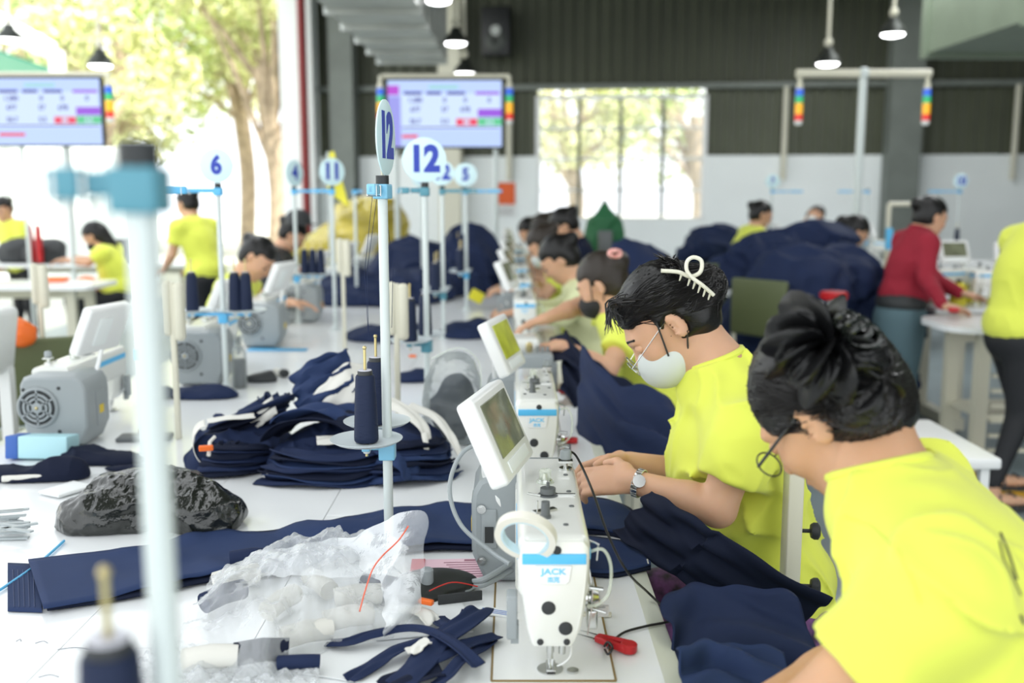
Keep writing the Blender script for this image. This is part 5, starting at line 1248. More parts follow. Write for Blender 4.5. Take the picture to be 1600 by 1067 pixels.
    def hd_(X, Y, Z):
        X, Y, Z = X-c.x, Y-c.y, Z-c.z
        a = X*s.x+Y*s.y+Z*s.z; b = X*f.x+Y*f.y+Z*f.z; g = X*u.x+Y*u.y+Z*u.z
        return .0010*np.sin((a*1.0+.5*g)*190+4*np.sin(b*22+g*15))+.0006*np.sin((a-.6*g)*330+5*np.sin(b*30))
    ho = blend_mesh('hair', Hh, hr, t, hair, o, disp=hd_, smooth_it=1)
    if strands:
        bpy.context.view_layer.update()
        rs = random.Random(5); mb = MB(); bt = bun_at if bun_at is not None else c-f*.105+u*.055
        hc = c+u*.024-f*.020; rad = (.1065, .0875, .1005)
        def onell(v): v = v.normalized(); a, b, g = v.dot(f), v.dot(s), v.dot(u); k = 1/math.sqrt((a/rad[0])**2+(b/rad[1])**2+(g/rad[2])**2); return hc+v*k
        bd_ = (bt-hc).normalized()
        for i in range(strands):
            ph = rs.uniform(0, 2*pi)
            # a start on the hairline: forehead, temples, nape
            fa = cos(ph); la = sin(ph)
            st = (f*(.78 if fa > 0 else .9)*fa+s*la*.95+u*(.42*fa-.28+rs.uniform(-.06, .2))).normalized()
            if st.dot(f) > .35 and st.dot(u) < .25: st = (st+u*.45).normalized()
            if abs(la) > .75 and fa > -.3: st = (st+u*.35).normalized()
            en = (bd_+V3((rs.uniform(-.25, .25), rs.uniform(-.25, .25), rs.uniform(-.25, .25)))).normalized()
            bow = V3((rs.uniform(-.05, .05), rs.uniform(-.05, .05), rs.uniform(-.05, .05)))
            pts = []
            lift = rs.uniform(-.0012, .0012)
            for k in range(9):
                w_ = k/8; v = st.lerp(en, w_)+bow*sin(pi*w_); p = onell(v)*1.0+(bt-hc)*.35*max(0, w_-.5)
                ok_, q_, n_, _ = ho.closest_point_on_mesh(p-o); pts.append(q_+o+n_*(.0009+lift*.5+.0006*sin(w_*7+i)))
            if min(min((p-(c-u*.012+s*.082)).length, (p-(c-u*.012-s*.082)).length) for p in pts) < .032: continue
            mb.tube(pts, .0008, 4, rs=[.0004]+[.0008]*7+[.0005])
        mb.build('hair_strands', m_strand, t, origin=o, kind='stuff')
    # ---- mask
    if mask is not None:
        K = [ELL(c+f*.052-u*.060, (.076, .062, .064), (f, s, u), .01), BOX(c+f*.03+u*.030, (.12, .1, .055), (f*.93+u*.37, s, u*.93-f*.37), .006, True), BOX(c-f*.055-u*.06, (.055, .1, .1), (f, s, u), .01, True)]
        blend_mesh('face_mask', K, min(res, .008), t, mask, o, disp=lambda X, Y, Z: -.0035*rnoise(X*11+Y*5, Y*14, Z*13)+.001)
        MB().tube([c+f*.126-u*(.022+.010*k)-f*.0025*k*k for k in range(8)], .0011, 5).build('mask_seam', mask, t, origin=o)
        for q in (-1, 1):
            a = c+f*.048-u*.048+s*q*.061; b = c+f*.012+u*.022+s*q*.083; d = c-f*.018-u*.036+s*q*.082; e = c+f*.014-u*.072+s*q*.056
            MB().tube([a, b], .0021 if res < .009 else .002, 5).build('ear_loop', m_rub, t, origin=o); MB().tube([d, e], .0021 if res < .009 else .002, 5).build('ear_loop', m_rub, t, origin=o)
    if glasses:
        for q in (-1, 1):
            g0 = c+f*(.108 if glasses != 'low' else .120)-u*(.008 if glasses != 'low' else .018)+s*q*.033
            MB().tube([g0+s*cos(a)*.024+u*sin(a)*.019 for a in np.linspace(0, 2*pi, 20, endpoint=False)], .0012, 6, closed=True).build('glasses_rim', m_chrome if glasses == 'low' else m_rub, t, origin=o)
            MB().tube([g0+s*q*.024+u*.006, c-f*.004+u*.010+s*q*.079], .0012 if glasses == 'low' else .0022, 6).build('glasses_temple', m_chrome if glasses == 'low' else m_rub, t, origin=o)
            MB().tube([g0-s*q*.023+u*.004, g0-s*q*.034+u*.006], .0012, 6).build('glasses_bridge', m_chrome if glasses == 'low' else m_rub, t, origin=o)
    t['_c'] = tuple(c)
    return t, (c, f, s, u), sh

def seat(x, y, label, rz=0., group='seats of the machine operators', back=True, m=m_cream, h=.46):
    t = thing('work_chair', label, 'chair', (x, y, 0), rz, group)      # faces -x
    MB().box((0, 0, h-.02), (.36, .34, .04), bev=.012).build('seat', m_leg, t)
    for a in (-1, 1):
        for b in (-1, 1): MB().box((a*.15, b*.14, (h-.04)/2), (.03, .03, h-.04)).build('leg', m, t, smooth=False)
    if back:
        for b in (-1, 1): MB().box((.195, b*.13, (h+.86)/2-.06), (.024, .032, .86-h+.1), bev=.003).build('back_post', m, t)
        MB().box((.19, 0, .80), (.02, .30, .12), bev=.008).build('backrest', m, t)
    return t

# ---- woman in the white mask (second machine)
c2 = PD(1040, 500, 2.13)
w2, H2, S2 = person('woman in yellow shirt with white mask, glasses and cream hair claw at the second machine', (.575, 2.10, .56), (.485, 2.10, .86), PD(1120, 572, 2.12), c2, (-.66, .06, -.74), (-.74, .06, .66),
    [(PD(1122, 795, 1.97), PD(990, 752, 2.05), (-1, .35, -.05), (0, .6, -.7), .55), (PD(1085, 745, 2.28), PD(985, 722, 2.25), (-1, .10, -.12), (0, -.6, -.7), .6)],
    legs=[((.20, 1.98, .52), (.24, 1.98, .10), (.14, 1.98, .0)), ((.20, 2.22, .52), (.24, 2.22, .10), (.14, 2.22, .0))], res=.0048, pants=m_floral, mask=m_maskw, glasses='low', style='bun', bun_at=c2+V3((.082, -.01, .075)), strands=1300, hres=.004, skin=m_skin, sleeve=.60, wrinkle=.010, cr=.125)
c, f, s, u = H2
# hair claw
cc = PD(1082, 436, 2.02)
hc_ = thing('hair_claw', 'cream hair claw gripping the bun of the woman in the white mask', 'hair clip', tuple(cc))
pts = spline([PD(1033, 423, 2.02), PD(1060, 425, 2.02), PD(1078, 432, 2.02), PD(1094, 425, 2.01), PD(1096, 408, 2.01), PD(1084, 402, 2.01), PD(1074, 408, 2.01), PD(1073, 422, 2.01), PD(1082, 434, 2.01), PD(1098, 446, 2.01), PD(1115, 461, 2.02)], 7)
MB().tube(pts, .0042, 8).build('claw_bow', mat('cream_claw', (.74, .72, .60), .3), hc_, origin=cc)
for k, (x, y) in enumerate(((1065, 428), (1078, 436), (1086, 441), (1094, 447), (1102, 453), (1110, 458))):
    a = PD(x, y, 2.02); MB().tube([a, a+V3((-.003, .006, -.014))], .0024, 6, rs=[.0028, .0014]).build('claw_tooth', MATS['cream_claw'], hc_, origin=cc)
# loose tuft of hair
mb = MB(); rs_ = random.Random(3)
for i in range(70):
    b0 = PD(1062+rs_.uniform(-18, 14), 428+rs_.uniform(-5, 8), 2.06+rs_.uniform(-.02, .03)); tip = PD(1030+rs_.uniform(-10, 32), 400+rs_.uniform(-6, 22), 2.06+rs_.uniform(-.03, .03))
    mb.tube(spline([b0, b0.lerp(tip, .5)+V3((0, 0, .008)), tip], 4), .0012, 4, rs=[.0015]*7+[.0009, .0004])
for i in range(46):
    b0 = PD(985+rs_.uniform(-12, 22), 465+rs_.uniform(-12, 14), 2.10+rs_.uniform(-.05, .05)); m_ = PD(955+rs_.uniform(-6, 8), 480+rs_.uniform(-12, 8), b0.y+.03); tip = PD(950+rs_.uniform(-6, 26), 505+rs_.uniform(-12, 20), b0.y+.03)
    mb.tube(spline([b0, m_, tip], 4), .0011, 4, rs=[.0013]*7+[.0008, .0004])
mb.build('loose_hair', m_strand, w2, origin=w2.location, kind='stuff')
# watch
wr = S2[0][2]; el = S2[0][1]; d = (el-wr).normalized(); wc = wr+d*.012
wt = thing('wrist_watch', 'silver bracelet watch on the near wrist of the woman in the white mask', 'watch', tuple(wc))
x_, y_, z_ = frame(d)
for k in range(20):
    a = 2*pi*k/20; p = wc+(x_*cos(a)+y_*sin(a))*.0285
    rot = Matrix((( (-x_*sin(a)+y_*cos(a)).x, z_.x, (x_*cos(a)+y_*sin(a)).x), ((-x_*sin(a)+y_*cos(a)).y, z_.y, (x_*cos(a)+y_*sin(a)).y), ((-x_*sin(a)+y_*cos(a)).z, z_.z, (x_*cos(a)+y_*sin(a)).z)))
    MB().box(p, (.0078, .014, .003), rot, .001).build('bracelet_link', m_chrome, wt, origin=wc)
p = wc+V3((-.004, -.027, .012)); MB().lathe([(.013, 0), (.014, .002), (.013, .006), (0, .006)], p, (0, -1, .4), 20).build('watch_case', m_chrome, wt, origin=wc)

# ---- woman nearest the camera (first machine), seen from behind
c1 = PD(1290, 634, 1.34); n1 = PD(1378, 752, 1.275)
def f1(X, Y, Z): return 0*X
w1, H1, S1 = person('woman nearest the camera in yellow shirt, head bowed, hair gathered in a black satin scrunchie', (.66, 1.12, .56), (.575, 1.185, .90), n1, c1, (-.46, .50, -.73), (-.46, .26, .80),
    [(PD(1246, 1130, 1.12), (.20, 1.13, .80), (-1, .3, -.1), (0, .3, -.9), .5), ((.50, 1.30, .84), (.26, 1.16, .80), (-1, .0, -.1), (0, -.3, -.9), .5)],
    legs=[((.26, .98, .52), (.30, .98, .10), (.2, .98, 0)), ((.26, 1.24, .52), (.30, 1.24, .10), (.2, 1.24, 0))], F=(-.93, .36, 0), res=.0048, hres=.0036, skin=m_skin2, style='low', bun_at=PD(1345, 622, 1.25), glasses='full', fringe=.040, strands=2200, sleeve=.58, wrinkle=.009, sw=.17, torso=1.12, cr=.125)
c, f, s, u = H1
# scrunchie: ruffled satin torus of many pleats
sc_ = thing('scrunchie', 'large black satin scrunchie with glossy loops on the head of the nearest woman', 'hair tie', tuple(PD(1300, 545, 1.26)))
scc = PD(1312, 560, 1.235)
rs_ = random.Random(9)
def ruffle(cn, R0, r0, ax, name, seed, pleats=13):
    x, y, z = frame(ax); 
    def fn(uu, vv):
        a = uu*2*pi; b = vv*2*pi; rr = r0*(1+.30*sin(pleats*a+seed)+.20*sin(pleats*1.7*a+2*sin(b)+seed))
        rad = x*cos(a)+y*sin(a)
        return cn+rad*(R0+rr*cos(b)*(1+.15*sin(pleats*a*2)))+z*rr*sin(b)*1.2+z*.008*sin(pleats*.5*a+seed)
    MB().grid(fn, 150, 18).build(name, m_satin, sc_, origin=sc_.location, ang=70)
ruffle(scc+V3((-.026, 0, .012)), .036, .026, (.25, -.75, .55), 'ruffled_band', 1.)
ruffle(scc+V3((.028, .0, -.025)), .026, .022, (.55, -.80, .2), 'ruffled_band', 2.4, 9)
for (a, b, d_) in (((1262, 600, 1.22), (1245, 520, 1.26), (1318, 505, 1.26)), ((1300, 590, 1.2), (1318, 490, 1.24), (1332, 520, 1.24)), ((1330, 560, 1.2), (1388, 540, 1.22), (1375, 585, 1.2))):
    A_, B_, D_ = PD(*a), PD(*b), PD(*d_)
    MB().grid(lambda q, v: A_.lerp(B_, q).lerp(A_.lerp(D_, q), v)+V3((0, -.012*sin(pi*q)-.006*sin(v*9+q*4), .006*sin(v*11))), 16, 18).build('satin_fold', m_satin, sc_, origin=sc_.location, solid=.004, ang=70)
for (x, y, r_) in ((1340, 512, .016), (1322, 500, .013), (1352, 525, .018)):
    p = PD(x, y, 1.2); MB().tube([p+V3((cos(a)*r_, .006*sin(2*a), sin(a)*r_*.75)) for a in np.linspace(0, 2*pi, 20, endpoint=False)], .0035, 7, closed=True).build('glossy_loop', m_bagk, sc_, origin=sc_.location)
# tucked tail of hair under the scrunchie
# back print
sh1 = [o for o in w1.children if o.name.startswith('shirt')][0]
def onshirt(px, py, off=.0012):
    r = ray(px, py); o_ = V3((0, 0, CAM_H))-V3(w1.location)
    ok, hit, nrm, _ = sh1.ray_cast(o_, r.normalized())
    return hit+nrm*off if ok else None
bpy.context.view_layer.update()
def seamline(pix, name, m, r_, flat=1., off=.0006):
    q = []
    for a, b in zip(pix[:-1], pix[1:]):
        for k in range(6):
            h = onshirt(a[0]+(b[0]-a[0])*k/6, a[1]+(b[1]-a[1])*k/6, off)
            if h is not None: q.append(h)
    if len(q) > 2: MB().tube(q, r_, 6).build(name, m, w1)
for pix, r_ in (([(1563, 833), (1577, 870), (1590, 912)], .0016), ([(1561, 846), (1568, 875), (1582, 903), (1597, 936)], .0012), ([(1593, 961), (1600, 978)], .002)):
    seamline(pix, 'back_print', m_rub, r_)
seamline([(1320, 806), (1360, 822), (1400, 860), (1425, 905), (1440, 950)], 'sleeve_seam', m_shirt, .0016)

# ---- woman in the black mask (third machine)
w3, H3, S3 = person('woman in yellow shirt with black face mask and pink hair tie', (.60, 3.92, .56), (.50, 3.90, .84), PD(962, 492, 3.95), PD(938, 442, 3.95), (-.80, .30, -.52), (-.5, .1, .85),
    [(PD(950, 578, 3.62), PD(878, 540, 3.66), (-1, 0, -.1), (0, .2, -.9), .4), (PD(905, 478, 4.1), PD(852, 498, 4.0), (-1, 0, -.3), (0, 0, -1), .4)],
    legs=[((.22, 3.78, .52), (.24, 3.78, .1), (.14, 3.78, 0)), ((.22, 4.0, .52), (.24, 4.0, .1), (.14, 4.0, 0))], res=.008, hair=m_hairb, mask=m_maskb, bun_at=PD(966, 408, 3.9), torso=1.05, wrinkle=.006)
solo(MB().tube([PD(961, 396, 3.84)+V3((cos(a)*.022, .01*sin(a*3), sin(a)*.012)) for a in np.linspace(0, 2*pi, 16, endpoint=False)], .009, 8, closed=True), 'pink_hair_tie', mat('pink_tie', (.75, .38, .34), .7), 'pink hair tie on the bun of the woman in the black mask', 'hair tie', tuple(PD(961, 396, 3.84)))

# ---- the rest of the right row, heads bowed over their machines
def operator(px, py, z, lab, side=-1, style='bun', shirt=m_shirt, mask=None, long_sleeve=False, hair=m_hair, lean=.0, res=.013, hf=None, group='seated machine operators'):
    c = PD(px, py, z); q = side; y0 = c.y
    n = c+V3((-q*.10, 0, -.115)); hip = V3((n.x-q*.10, y0-.02, .56)); ch = hip.lerp(n, .62)+V3((-q*.02, 0, .0))
    tb = .82
    arms = [((n.x+q*.08, y0-.20, .86), (n.x+q*.30, y0-.14, tb+.06), (q, .1, -.1), (0, 0, -1), .4), ((n.x+q*.08, y0+.20, .86), (n.x+q*.30, y0+.10, tb+.06), (q, -.1, -.1), (0, 0, -1), .4)]
    if q > 0: arms = [arms[1], arms[0]]
    legs = [((hip.x+q*.38, y0-.12, .52), (hip.x+q*.36, y0-.12, .1), (hip.x+q*.5, y0-.12, 0)), ((hip.x+q*.38, y0+.12, .52), (hip.x+q*.36, y0+.12, .1), (hip.x+q*.5, y0+.12, 0))]
    if q > 0: legs = legs[::-1]
    return person(lab, hip, ch, n, c, hf or (q*.72, .1, -.70), (q*.68, .0, .73), arms, legs, res=res, F=(q, 0, 0), style=style, shirt=shirt, mask=mask, long_sleeve=long_sleeve, hair=hair, group=group)
operator(872, 405, 5.05, 'woman in pale sleeves with dark bun behind the woman in the black mask', mask=None, long_sleeve=True, shirt=mat('pale_yellow', (.66, .68, .40), .8), hair=m_hair)
operator(847, 382, 6.2, 'brown-haired woman with white mask in the right row, fourth head from the camera', mask=m_maskw, hair=m_hairb)
operator(880, 352, 7.0, 'woman with high black bun in the right row before the window', style='bun', shirt=m_navy2)
operator(849, 357, 8.0, 'small brown head between the high bun and the farthest operator', hair=m_hairb, style='low')
operator(826, 361, 9.0, 'farthest woman in yellow of the right row beside the orange notice', shirt=m_shirt, style='low')
# left row and left side
operator(404, 404, 5.5, 'woman in yellow at the left row, head bowed right of the number 6 stand', side=1, style='low', hf=(.62, -.25, -.70))
operator(459, 366, 7.4, 'person in dark shirt and black cap behind the number 4 stand', side=1, style='low', shirt=m_rub)
p = PD(462, 345, 7.3); solo(MB().lathe([(.095, -.03), (.098, .0), (.085, .05), (.05, .08), (0, .088)], p+V3((.02, 0, 0)), n=20).box(p+V3((.10, -.04, -.025)), (.10, .12, .012), None, .004), 'baseball_hat', m_rub, 'black cap with a white badge on the person in dark shirt', 'cap', tuple(p))
operator(146, 368, 8.85, 'long-haired woman in yellow sitting at the white table on the left', side=-1, style='long', mask=m_maskb, group=None)
# standing woman seen from behind, left
def standing(px, py, z, lab, F, lean, style, shirt, pants, arms, height=None, hf=None, long_sleeve=False, res=.013, step=.0, mask=None, hipx=None, torso=1., shirt_len=.0, legs=None):
    c = PD(px, py, z); Fv = V3(F).normalized(); L_ = UP.cross(Fv)
    n = c-Fv*.05*(1+lean)+V3((0, 0, -.13)); hip = n-Fv*(.10+lean*.5)+V3((0, 0, -.50+lean*.15)); hip.z = max(hip.z, .72)
    ch = hip.lerp(n, .62)
    A_ = [(n+L_*.2*k+Fv*a[0]+V3((0, 0, a[1])), n+L_*.16*k+Fv*a[2]+V3((0, 0, a[3])), Fv+V3((0, 0, -.2)), (0, 0, -1), .4) for k, a in zip((1, -1), arms)]
    if legs is None: legs = [(hip+L_*.09*k+Fv*.03*k+V3((0, 0, -.40)), V3((hip.x, hip.y, .10))+L_*.1*k+Fv*step*k, V3((hip.x, hip.y, 0))+L_*.1*k+Fv*(.2+step*k)) for k in (1, -1)]
    return person(lab, hip, ch, n, c, hf or Fv+V3((0, 0, -.5)), (0, 0, 1), A_, legs, res=res, F=F, style=style, shirt=shirt, pants=pants, long_sleeve=long_sleeve, group=None, mask=mask, torso=torso, shirt_len=shirt_len)
standing(292, 318, 8.2, 'standing woman in yellow shirt seen from behind, left of the number 6 sign', (-.8, .5, 0), .1, 'low', m_shirt, m_pants, ((.02, -.28, .2, -.42), (.02, -.28, .2, -.42)))
standing(4, 326, 10., 'woman in yellow at the far left edge, cut by the frame', (-.3, -1, 0), .1, 'low', m_shirt, m_pants, ((.02, -.28, .2, -.42), (.02, -.28, .2, -.42)))
# right side
standing(1190, 335, 8.8, 'woman in yellow with dark tied hair near the right part of the white wall', (1, .1, 0), .15, 'low', m_shirt, m_pants, ((.02, -.28, .25, -.36), (.02, -.28, .25, -.36)))
operator(1338, 362, 7.6, 'woman in yellow with long ponytail bending among navy cloth on the right', side=1, style='pony', group=None)
operator(1274, 337, 10.6, 'man with white mask facing the camera behind the navy heap on the right', side=1, style='none', mask=m_maskw, hf=(-.05, -1, -.15), shirt=m_panel, group=None)
hipR = PD(1408, 478, 6.0)
wR, HR, SR = person('standing woman in red sweater and slate skirt leaning on the right table', hipR, hipR+V3((.04, 0, .26)), PD(1437, 362, 6.0), PD(1455, 338, 6.0), (.9, .2, -.4), (0, 0, 1),
    [(PD(1462, 440, 6.15), PD(1500, 458, 6.0), (1, 0, -.1), (0, 0, -1), .4), (PD(1448, 435, 5.75), PD(1474, 478, 5.55), (1, 0, -.1), (0, 0, -1), .4)], None, F=(1, .1, 0), res=.010, shirt=m_redsw, style='low', long_sleeve=True, group=None, sw=.15, torso=.96)
sk = MB(); x0 = hipR.x; y0 = hipR.y
loft(sk, [[V3((x0+dx+cos(a)*rx, y0+sin(a)*ry, z)) for a in np.linspace(0, 2*pi, 28, endpoint=False)] for (dx, rx, ry, z) in ((.0, .128, .17, .84), (-.005, .15, .19, .72), (-.01, .14, .185, .55), (-.02, .125, .17, .35), (-.03, .12, .16, .12))])
sk.build('skirt', m_skirt, wR, origin=wR.location, ang=80)
blend_mesh('black_top', [ELL(hipR+V3((0, 0, .02)), (.145, .185, .10), (V3((1, 0, 0)), V3((0, 1, 0)), UP), .03)], .012, wR, m_rub, wR.location)
for k in (-1, 1): blend_mesh('shoe', [ELL((x0+.02, y0+.08*k, .04), (.12, .045, .04), None or (V3((1, 0, 0)), V3((0, 1, 0)), UP), .01)], .01, wR, m_rub, wR.location, cut=floorcut(.004))
p = PD(1490, 484, 5.46); solo(MB().box(p, (.05, .04, .03), None, .008), 'red_pincushion', m_redp, 'small red object in the hand of the woman in the red sweater', 'tool', tuple(p))
hipY = PD(1588, 520, 4.75)
wY, HY, SY = person('standing woman in yellow shirt and black leggings cut by the right edge', hipY+V3((0, 0, .02)), hipY+V3((.03, 0, .30)), hipY+V3((.09, 0, .50)), hipY+V3((.15, 0, .60)), (.9, .2, -.4), (0, 0, 1),
    [(hipY+V3((.16, .16, .12)), hipY+V3((.36, .12, .12)), (1, 0, -.1), (0, 0, -1), .4), (hipY+V3((.09, -.20, .14)), hipY+V3((.30, -.16, .10)), (1, 0, -.1), (0, 0, -1), .4)],
    None, F=(1, 0, 0), res=.009, style='low', group=None, torso=1.03, shirt_len=.06)
K_, A_ = PD(1592, 655, 4.72), PD(1552, 755, 4.66); K2, A2 = hipY+V3((.10, .1, -.38)), V3((hipY.x+.02, hipY.y+.12, .10))
G = [ELL(hipY+V3((0, 0, -.03)), (.13, .165, .12), (V3((1, 0, 0)), V3((0, 1, 0)), UP), .04), CAP(hipY+V3((0, -.08, -.03)), K_, .092, .058, .04), CAP(K_, A_, .058, .036, .02), CAP(hipY+V3((0, .08, -.03)), K2, .092, .058, .04), CAP(K2, A2, .058, .036, .02)]
blend_mesh('leggings', G, .010, wY, m_pants, wY.location)
for an in (A_, A2):
    blend_mesh('foot', [ELL((an.x+.05, an.y-.01, .045), (.11, .04, .028), (V3((1, -.2, 0)).normalized(), V3((.2, 1, 0)).normalized(), UP), .01), CAP(an, (an.x, an.y, .05), .032, .034, .02)], .008, wY, m_skin, wY.location, cut=floorcut(.018))
    MB().box((an.x+.05, an.y-.01, .012), (.25, .09, .018), Matrix.Rotation(-.2, 3, 'Z'), .006).build('sandal_sole', m_rub, wY, origin=wY.location)
    for dx in (.02, .09): MB().tube([V3((an.x+dx, an.y-.045, .02)), V3((an.x+dx, an.y-.03, .07)), V3((an.x+dx, an.y+.02, .07)), V3((an.x+dx, an.y+.035, .02))], .009, 6).build('sandal_strap', m_rub, wY, origin=wY.location)

# chairs
ch = seat(.62, 2.12, 'cream steel chair with black knobs behind the woman in the white mask')
p = PD(1236, 850, 1.97)
MB().box((p.x-.62, p.y-2.12, .70), (.030, .045, .62), bev=.003).build('side_post', m_cream, ch)
for py in (829, 915):
    q = PD(1250, py, 1.97); l = (q.x-.62, q.y-2.12, q.z)
    MB().lathe([(.004, 0), (.004, .02), (.014, .021), (.017, .026), (.017, .034), (.012, .038), (0, .038)], l, (1, -.1, 0), 9).build('adjusting_knob', m_rub, ch)
seat(.72, 1.12, 'work chair under the nearest woman', back=False)
seat(.64, 3.92, 'work chair under the woman in the black mask')
for (x, y, l_) in ((.52, 5.05, 'woman in pale sleeves'), (.50, 6.2, 'brown-haired woman with white mask'), (.60, 7.0, 'woman with the high bun'), (.5, 8.0, 'small brown head'), (.42, 9.0, 'farthest woman of the right row')):
    seat(x, y, 'work chair under the '+l_, back=False)

# ================================================================ THE REST OF THE HALL
m_olivec = mat('olive_vinyl', (.10, .12, .05), .5)
m_yel = mat('yellow_cap', (.75, .68, .05), .45)
def bench(label, x0, x1, y0, y1, z=.78, m=m_table, shelf=True, round_=0.):
    t = thing('work_bench', label, 'table', ((x0+x1)/2, (y0+y1)/2, 0))
    o = t.location; r_ = round_ or .02; mb = MB()
    pts = [V3((x, y, z-.03)) for x, y in rrect(x0, x1, y0, y1, r_, 6)]; mb.prism(pts, (0, 0, .03)); mb.build('bench_top', m, t, origin=o)
    for x in (x0+.2, x1-.2):
        for y in (y0+.12, y1-.12): MB().box((x, y, (z-.03)/2+.02), (.07, .05, z-.07)).build('leg', m_leg, t, origin=o, smooth=False)
        MB().box((x, (y0+y1)/2, .05), (.08, y1-y0-.1, .07)).build('foot_rail', m_leg, t, origin=o, smooth=False)
    if shelf: MB().box(((x0+x1)/2, (y0+y1)/2, .30), (x1-x0-.4, y1-y0-.2, .025)).build('shelf', m_leg, t, origin=o, smooth=False)
    MB().box(((x0+x1)/2, y1-.12, z-.10), (x1-x0-.4, .04, .07)).build('apron', m_leg, t, origin=o, smooth=False)
    return t
def X(px, d): return (px-800)*d/FPX
b1 = bench('white topped bench with rounded end the woman in the red sweater leans on', 2.26, 4.6, 5.02, 5.62, round_=.20)
bench('second bench carrying machines and yellow cones at the right', 2.55, 4.6, 5.95, 6.7, shelf=False)
for k in range(7): MB().box((2.66, 5.12, .12+.08*k), (.30, .02, .02)).build('side_slat', m_leg, b1, origin=b1.location)
MB().box((3.3, 5.32, .36), (.8, .4, .10), bev=.01).build('red_tray', mat('dark_red', (.22, .01, .02), .5), b1, origin=b1.location)
bench('sewing table under the navy heap on the right', 1.5, 2.8, 6.5, 7.4, shelf=False)
bench('far table below the white wall at the right', 1.9, 4.9, 9.3, 10.3, shelf=False)
bench('white table the long-haired woman sits at on the left', -4.7, -3.12, 7.35, 7.92, round_=.08)
# navy heaps
def bigheap(label, blobs, seed, m=m_navy, h=.016, z0=.003, amp=.038, k=19): return heap('cloth_heap', label, 'cloth', blobs, h, m, seed, k, amp, z0=z0, part='draped_cloth')
bigheap('large navy garment heap draped over the table between the two right-hand yellow shirts', [((1.85, 6.35, .82), (.36, .35, .30)), ((1.62, 6.4, .62), (.28, .3, .30)), ((2.15, 6.5, .90), (.25, .3, .22)), ((1.75, 6.2, .35), (.25, .2, .38))], 3)
bigheap('sloping navy garment heap behind the large one, top right of the green chair', [((1.95, 7.3, .98), (.36, .25, .20)), ((2.25, 7.3, 1.12), (.26, .2, .13)), ((1.65, 7.3, .85), (.25, .2, .16))], 5, z0=.79)
bigheap('navy cloth heap under the ponytail woman beside the red stool', [((2.45, 6.4, .72), (.30, .22, .22)), ((2.40, 6.3, .35), (.2, .18, .36))], 8)
bigheap('small navy heap at the wall behind the green chair', [((1.95, 9.6, .95), (.32, .3, .20)), ((1.75, 9.6, .87), (.2, .2, .12))], 6, z0=.785)
bigheap('navy garments piled behind the right row below the green coat', [((.80, 5.75, .78), (.20, .22, .36)), ((.70, 5.8, 1.0), (.17, .2, .20)), ((.86, 5.7, .35), (.18, .2, .36))], 9)
def lapcloth(label, pix, w, m=m_navy, seed=1., wav=.02, nw=2.2, wd=None, droop=0.):
    pts = [PD(*q) for q in pix]; o = flap(pts, w, m, wav, nw, .004, name='draped_cloth', origin=tuple(pts[0]), seed=seed, nu=44, nv=26, wdir=wd, droop=droop)
    return tag(o, label, 'cloth', None)
lapcloth('dark navy cloth running from the hands of the masked woman over her lap', [(990, 800, 2.02), (1015, 818, 1.94), (1050, 840, 1.88), (1100, 875, 1.82), (1180, 925, 1.80), (1260, 968, 1.8)], .15, m_navy2, 1., .010, wd=(.5, -.6, .9))
lapcloth('wide navy cloth hanging from the table edge in front of the nearest woman', [(1062, 1035, 1.55), (1095, 1010, 1.60), (1150, 1005, 1.60), (1220, 1015, 1.58), (1290, 1035, 1.55)], .27, m_navy, 2.2, .016, wd=(-.1, 1., .35))
lapcloth('lower navy cloth fold with stitched hem at the bottom below the table edge', [(1070, 1080, 1.42), (1120, 1060, 1.45), (1180, 1065, 1.44), (1245, 1080, 1.42)], .16, m_navyl, 4., .012, wd=(0, 1, .3))
lapcloth('navy cloth hanging off the table beside the second machine', [(905, 600, 3.2), (935, 640, 3.0), (975, 680, 2.85), (1030, 690, 2.8), (1060, 700, 2.8)], .42, m_navy, 3., .025, wd=(.1, .9, .5))
lapcloth('navy cloth on the lap of the woman in the black mask', [(880, 560, 3.6), (915, 600, 3.45), (955, 640, 3.35), (1000, 660, 3.3)], .35, m_navy2, 5., .03, wd=(.1, .9, .5))
lapcloth('dark cloth under the hands of the woman in the black mask', [(855, 545, 3.72), (885, 545, 3.65), (905, 560, 3.6), (915, 585, 3.55)], .25, m_navy2, 6., .012, wd=(.1, .9, .2))
# green coat hanging in the window light
p = PD(944, 350, 8.4)
gc = thing('green_coat', 'dark green coat hung on a stand in front of the window', 'coat', (p.x, p.y, 0))
blend_mesh('coat_body', [ELL((p.x, p.y, p.z-.12), (.15, .10, .24), (V3((1, 0, 0)), V3((0, 1, 0)), UP), .05), CAP((p.x, p.y, p.z+.15), (p.x, p.y, p.z+.05), .02, .10, .04), CAP((p.x-.10, p.y, p.z+.02), (p.x-.13, p.y, p.z-.45), .05, .06, .03), CAP((p.x+.10, p.y, p.z+.02), (p.x+.13, p.y, p.z-.45), .05, .06, .03)], .014, gc, mat('coat_green', (.02, .13, .05), .6), gc.location, disp=ridge(30, .012, 3))
MB().cyl((p.x, p.y, 0), (p.x, p.y, p.z+.2), .018).lathe([(.18, 0), (.18, .02), (.02, .03)], (p.x, p.y, 0)).build('coat_stand', m_steel, gc, origin=gc.location)
MB().box((p.x, p.y-.11, p.z-.2), (.12, .03, .3), bev=.01).build('grey_lining', m_greyd, gc, origin=gc.location)
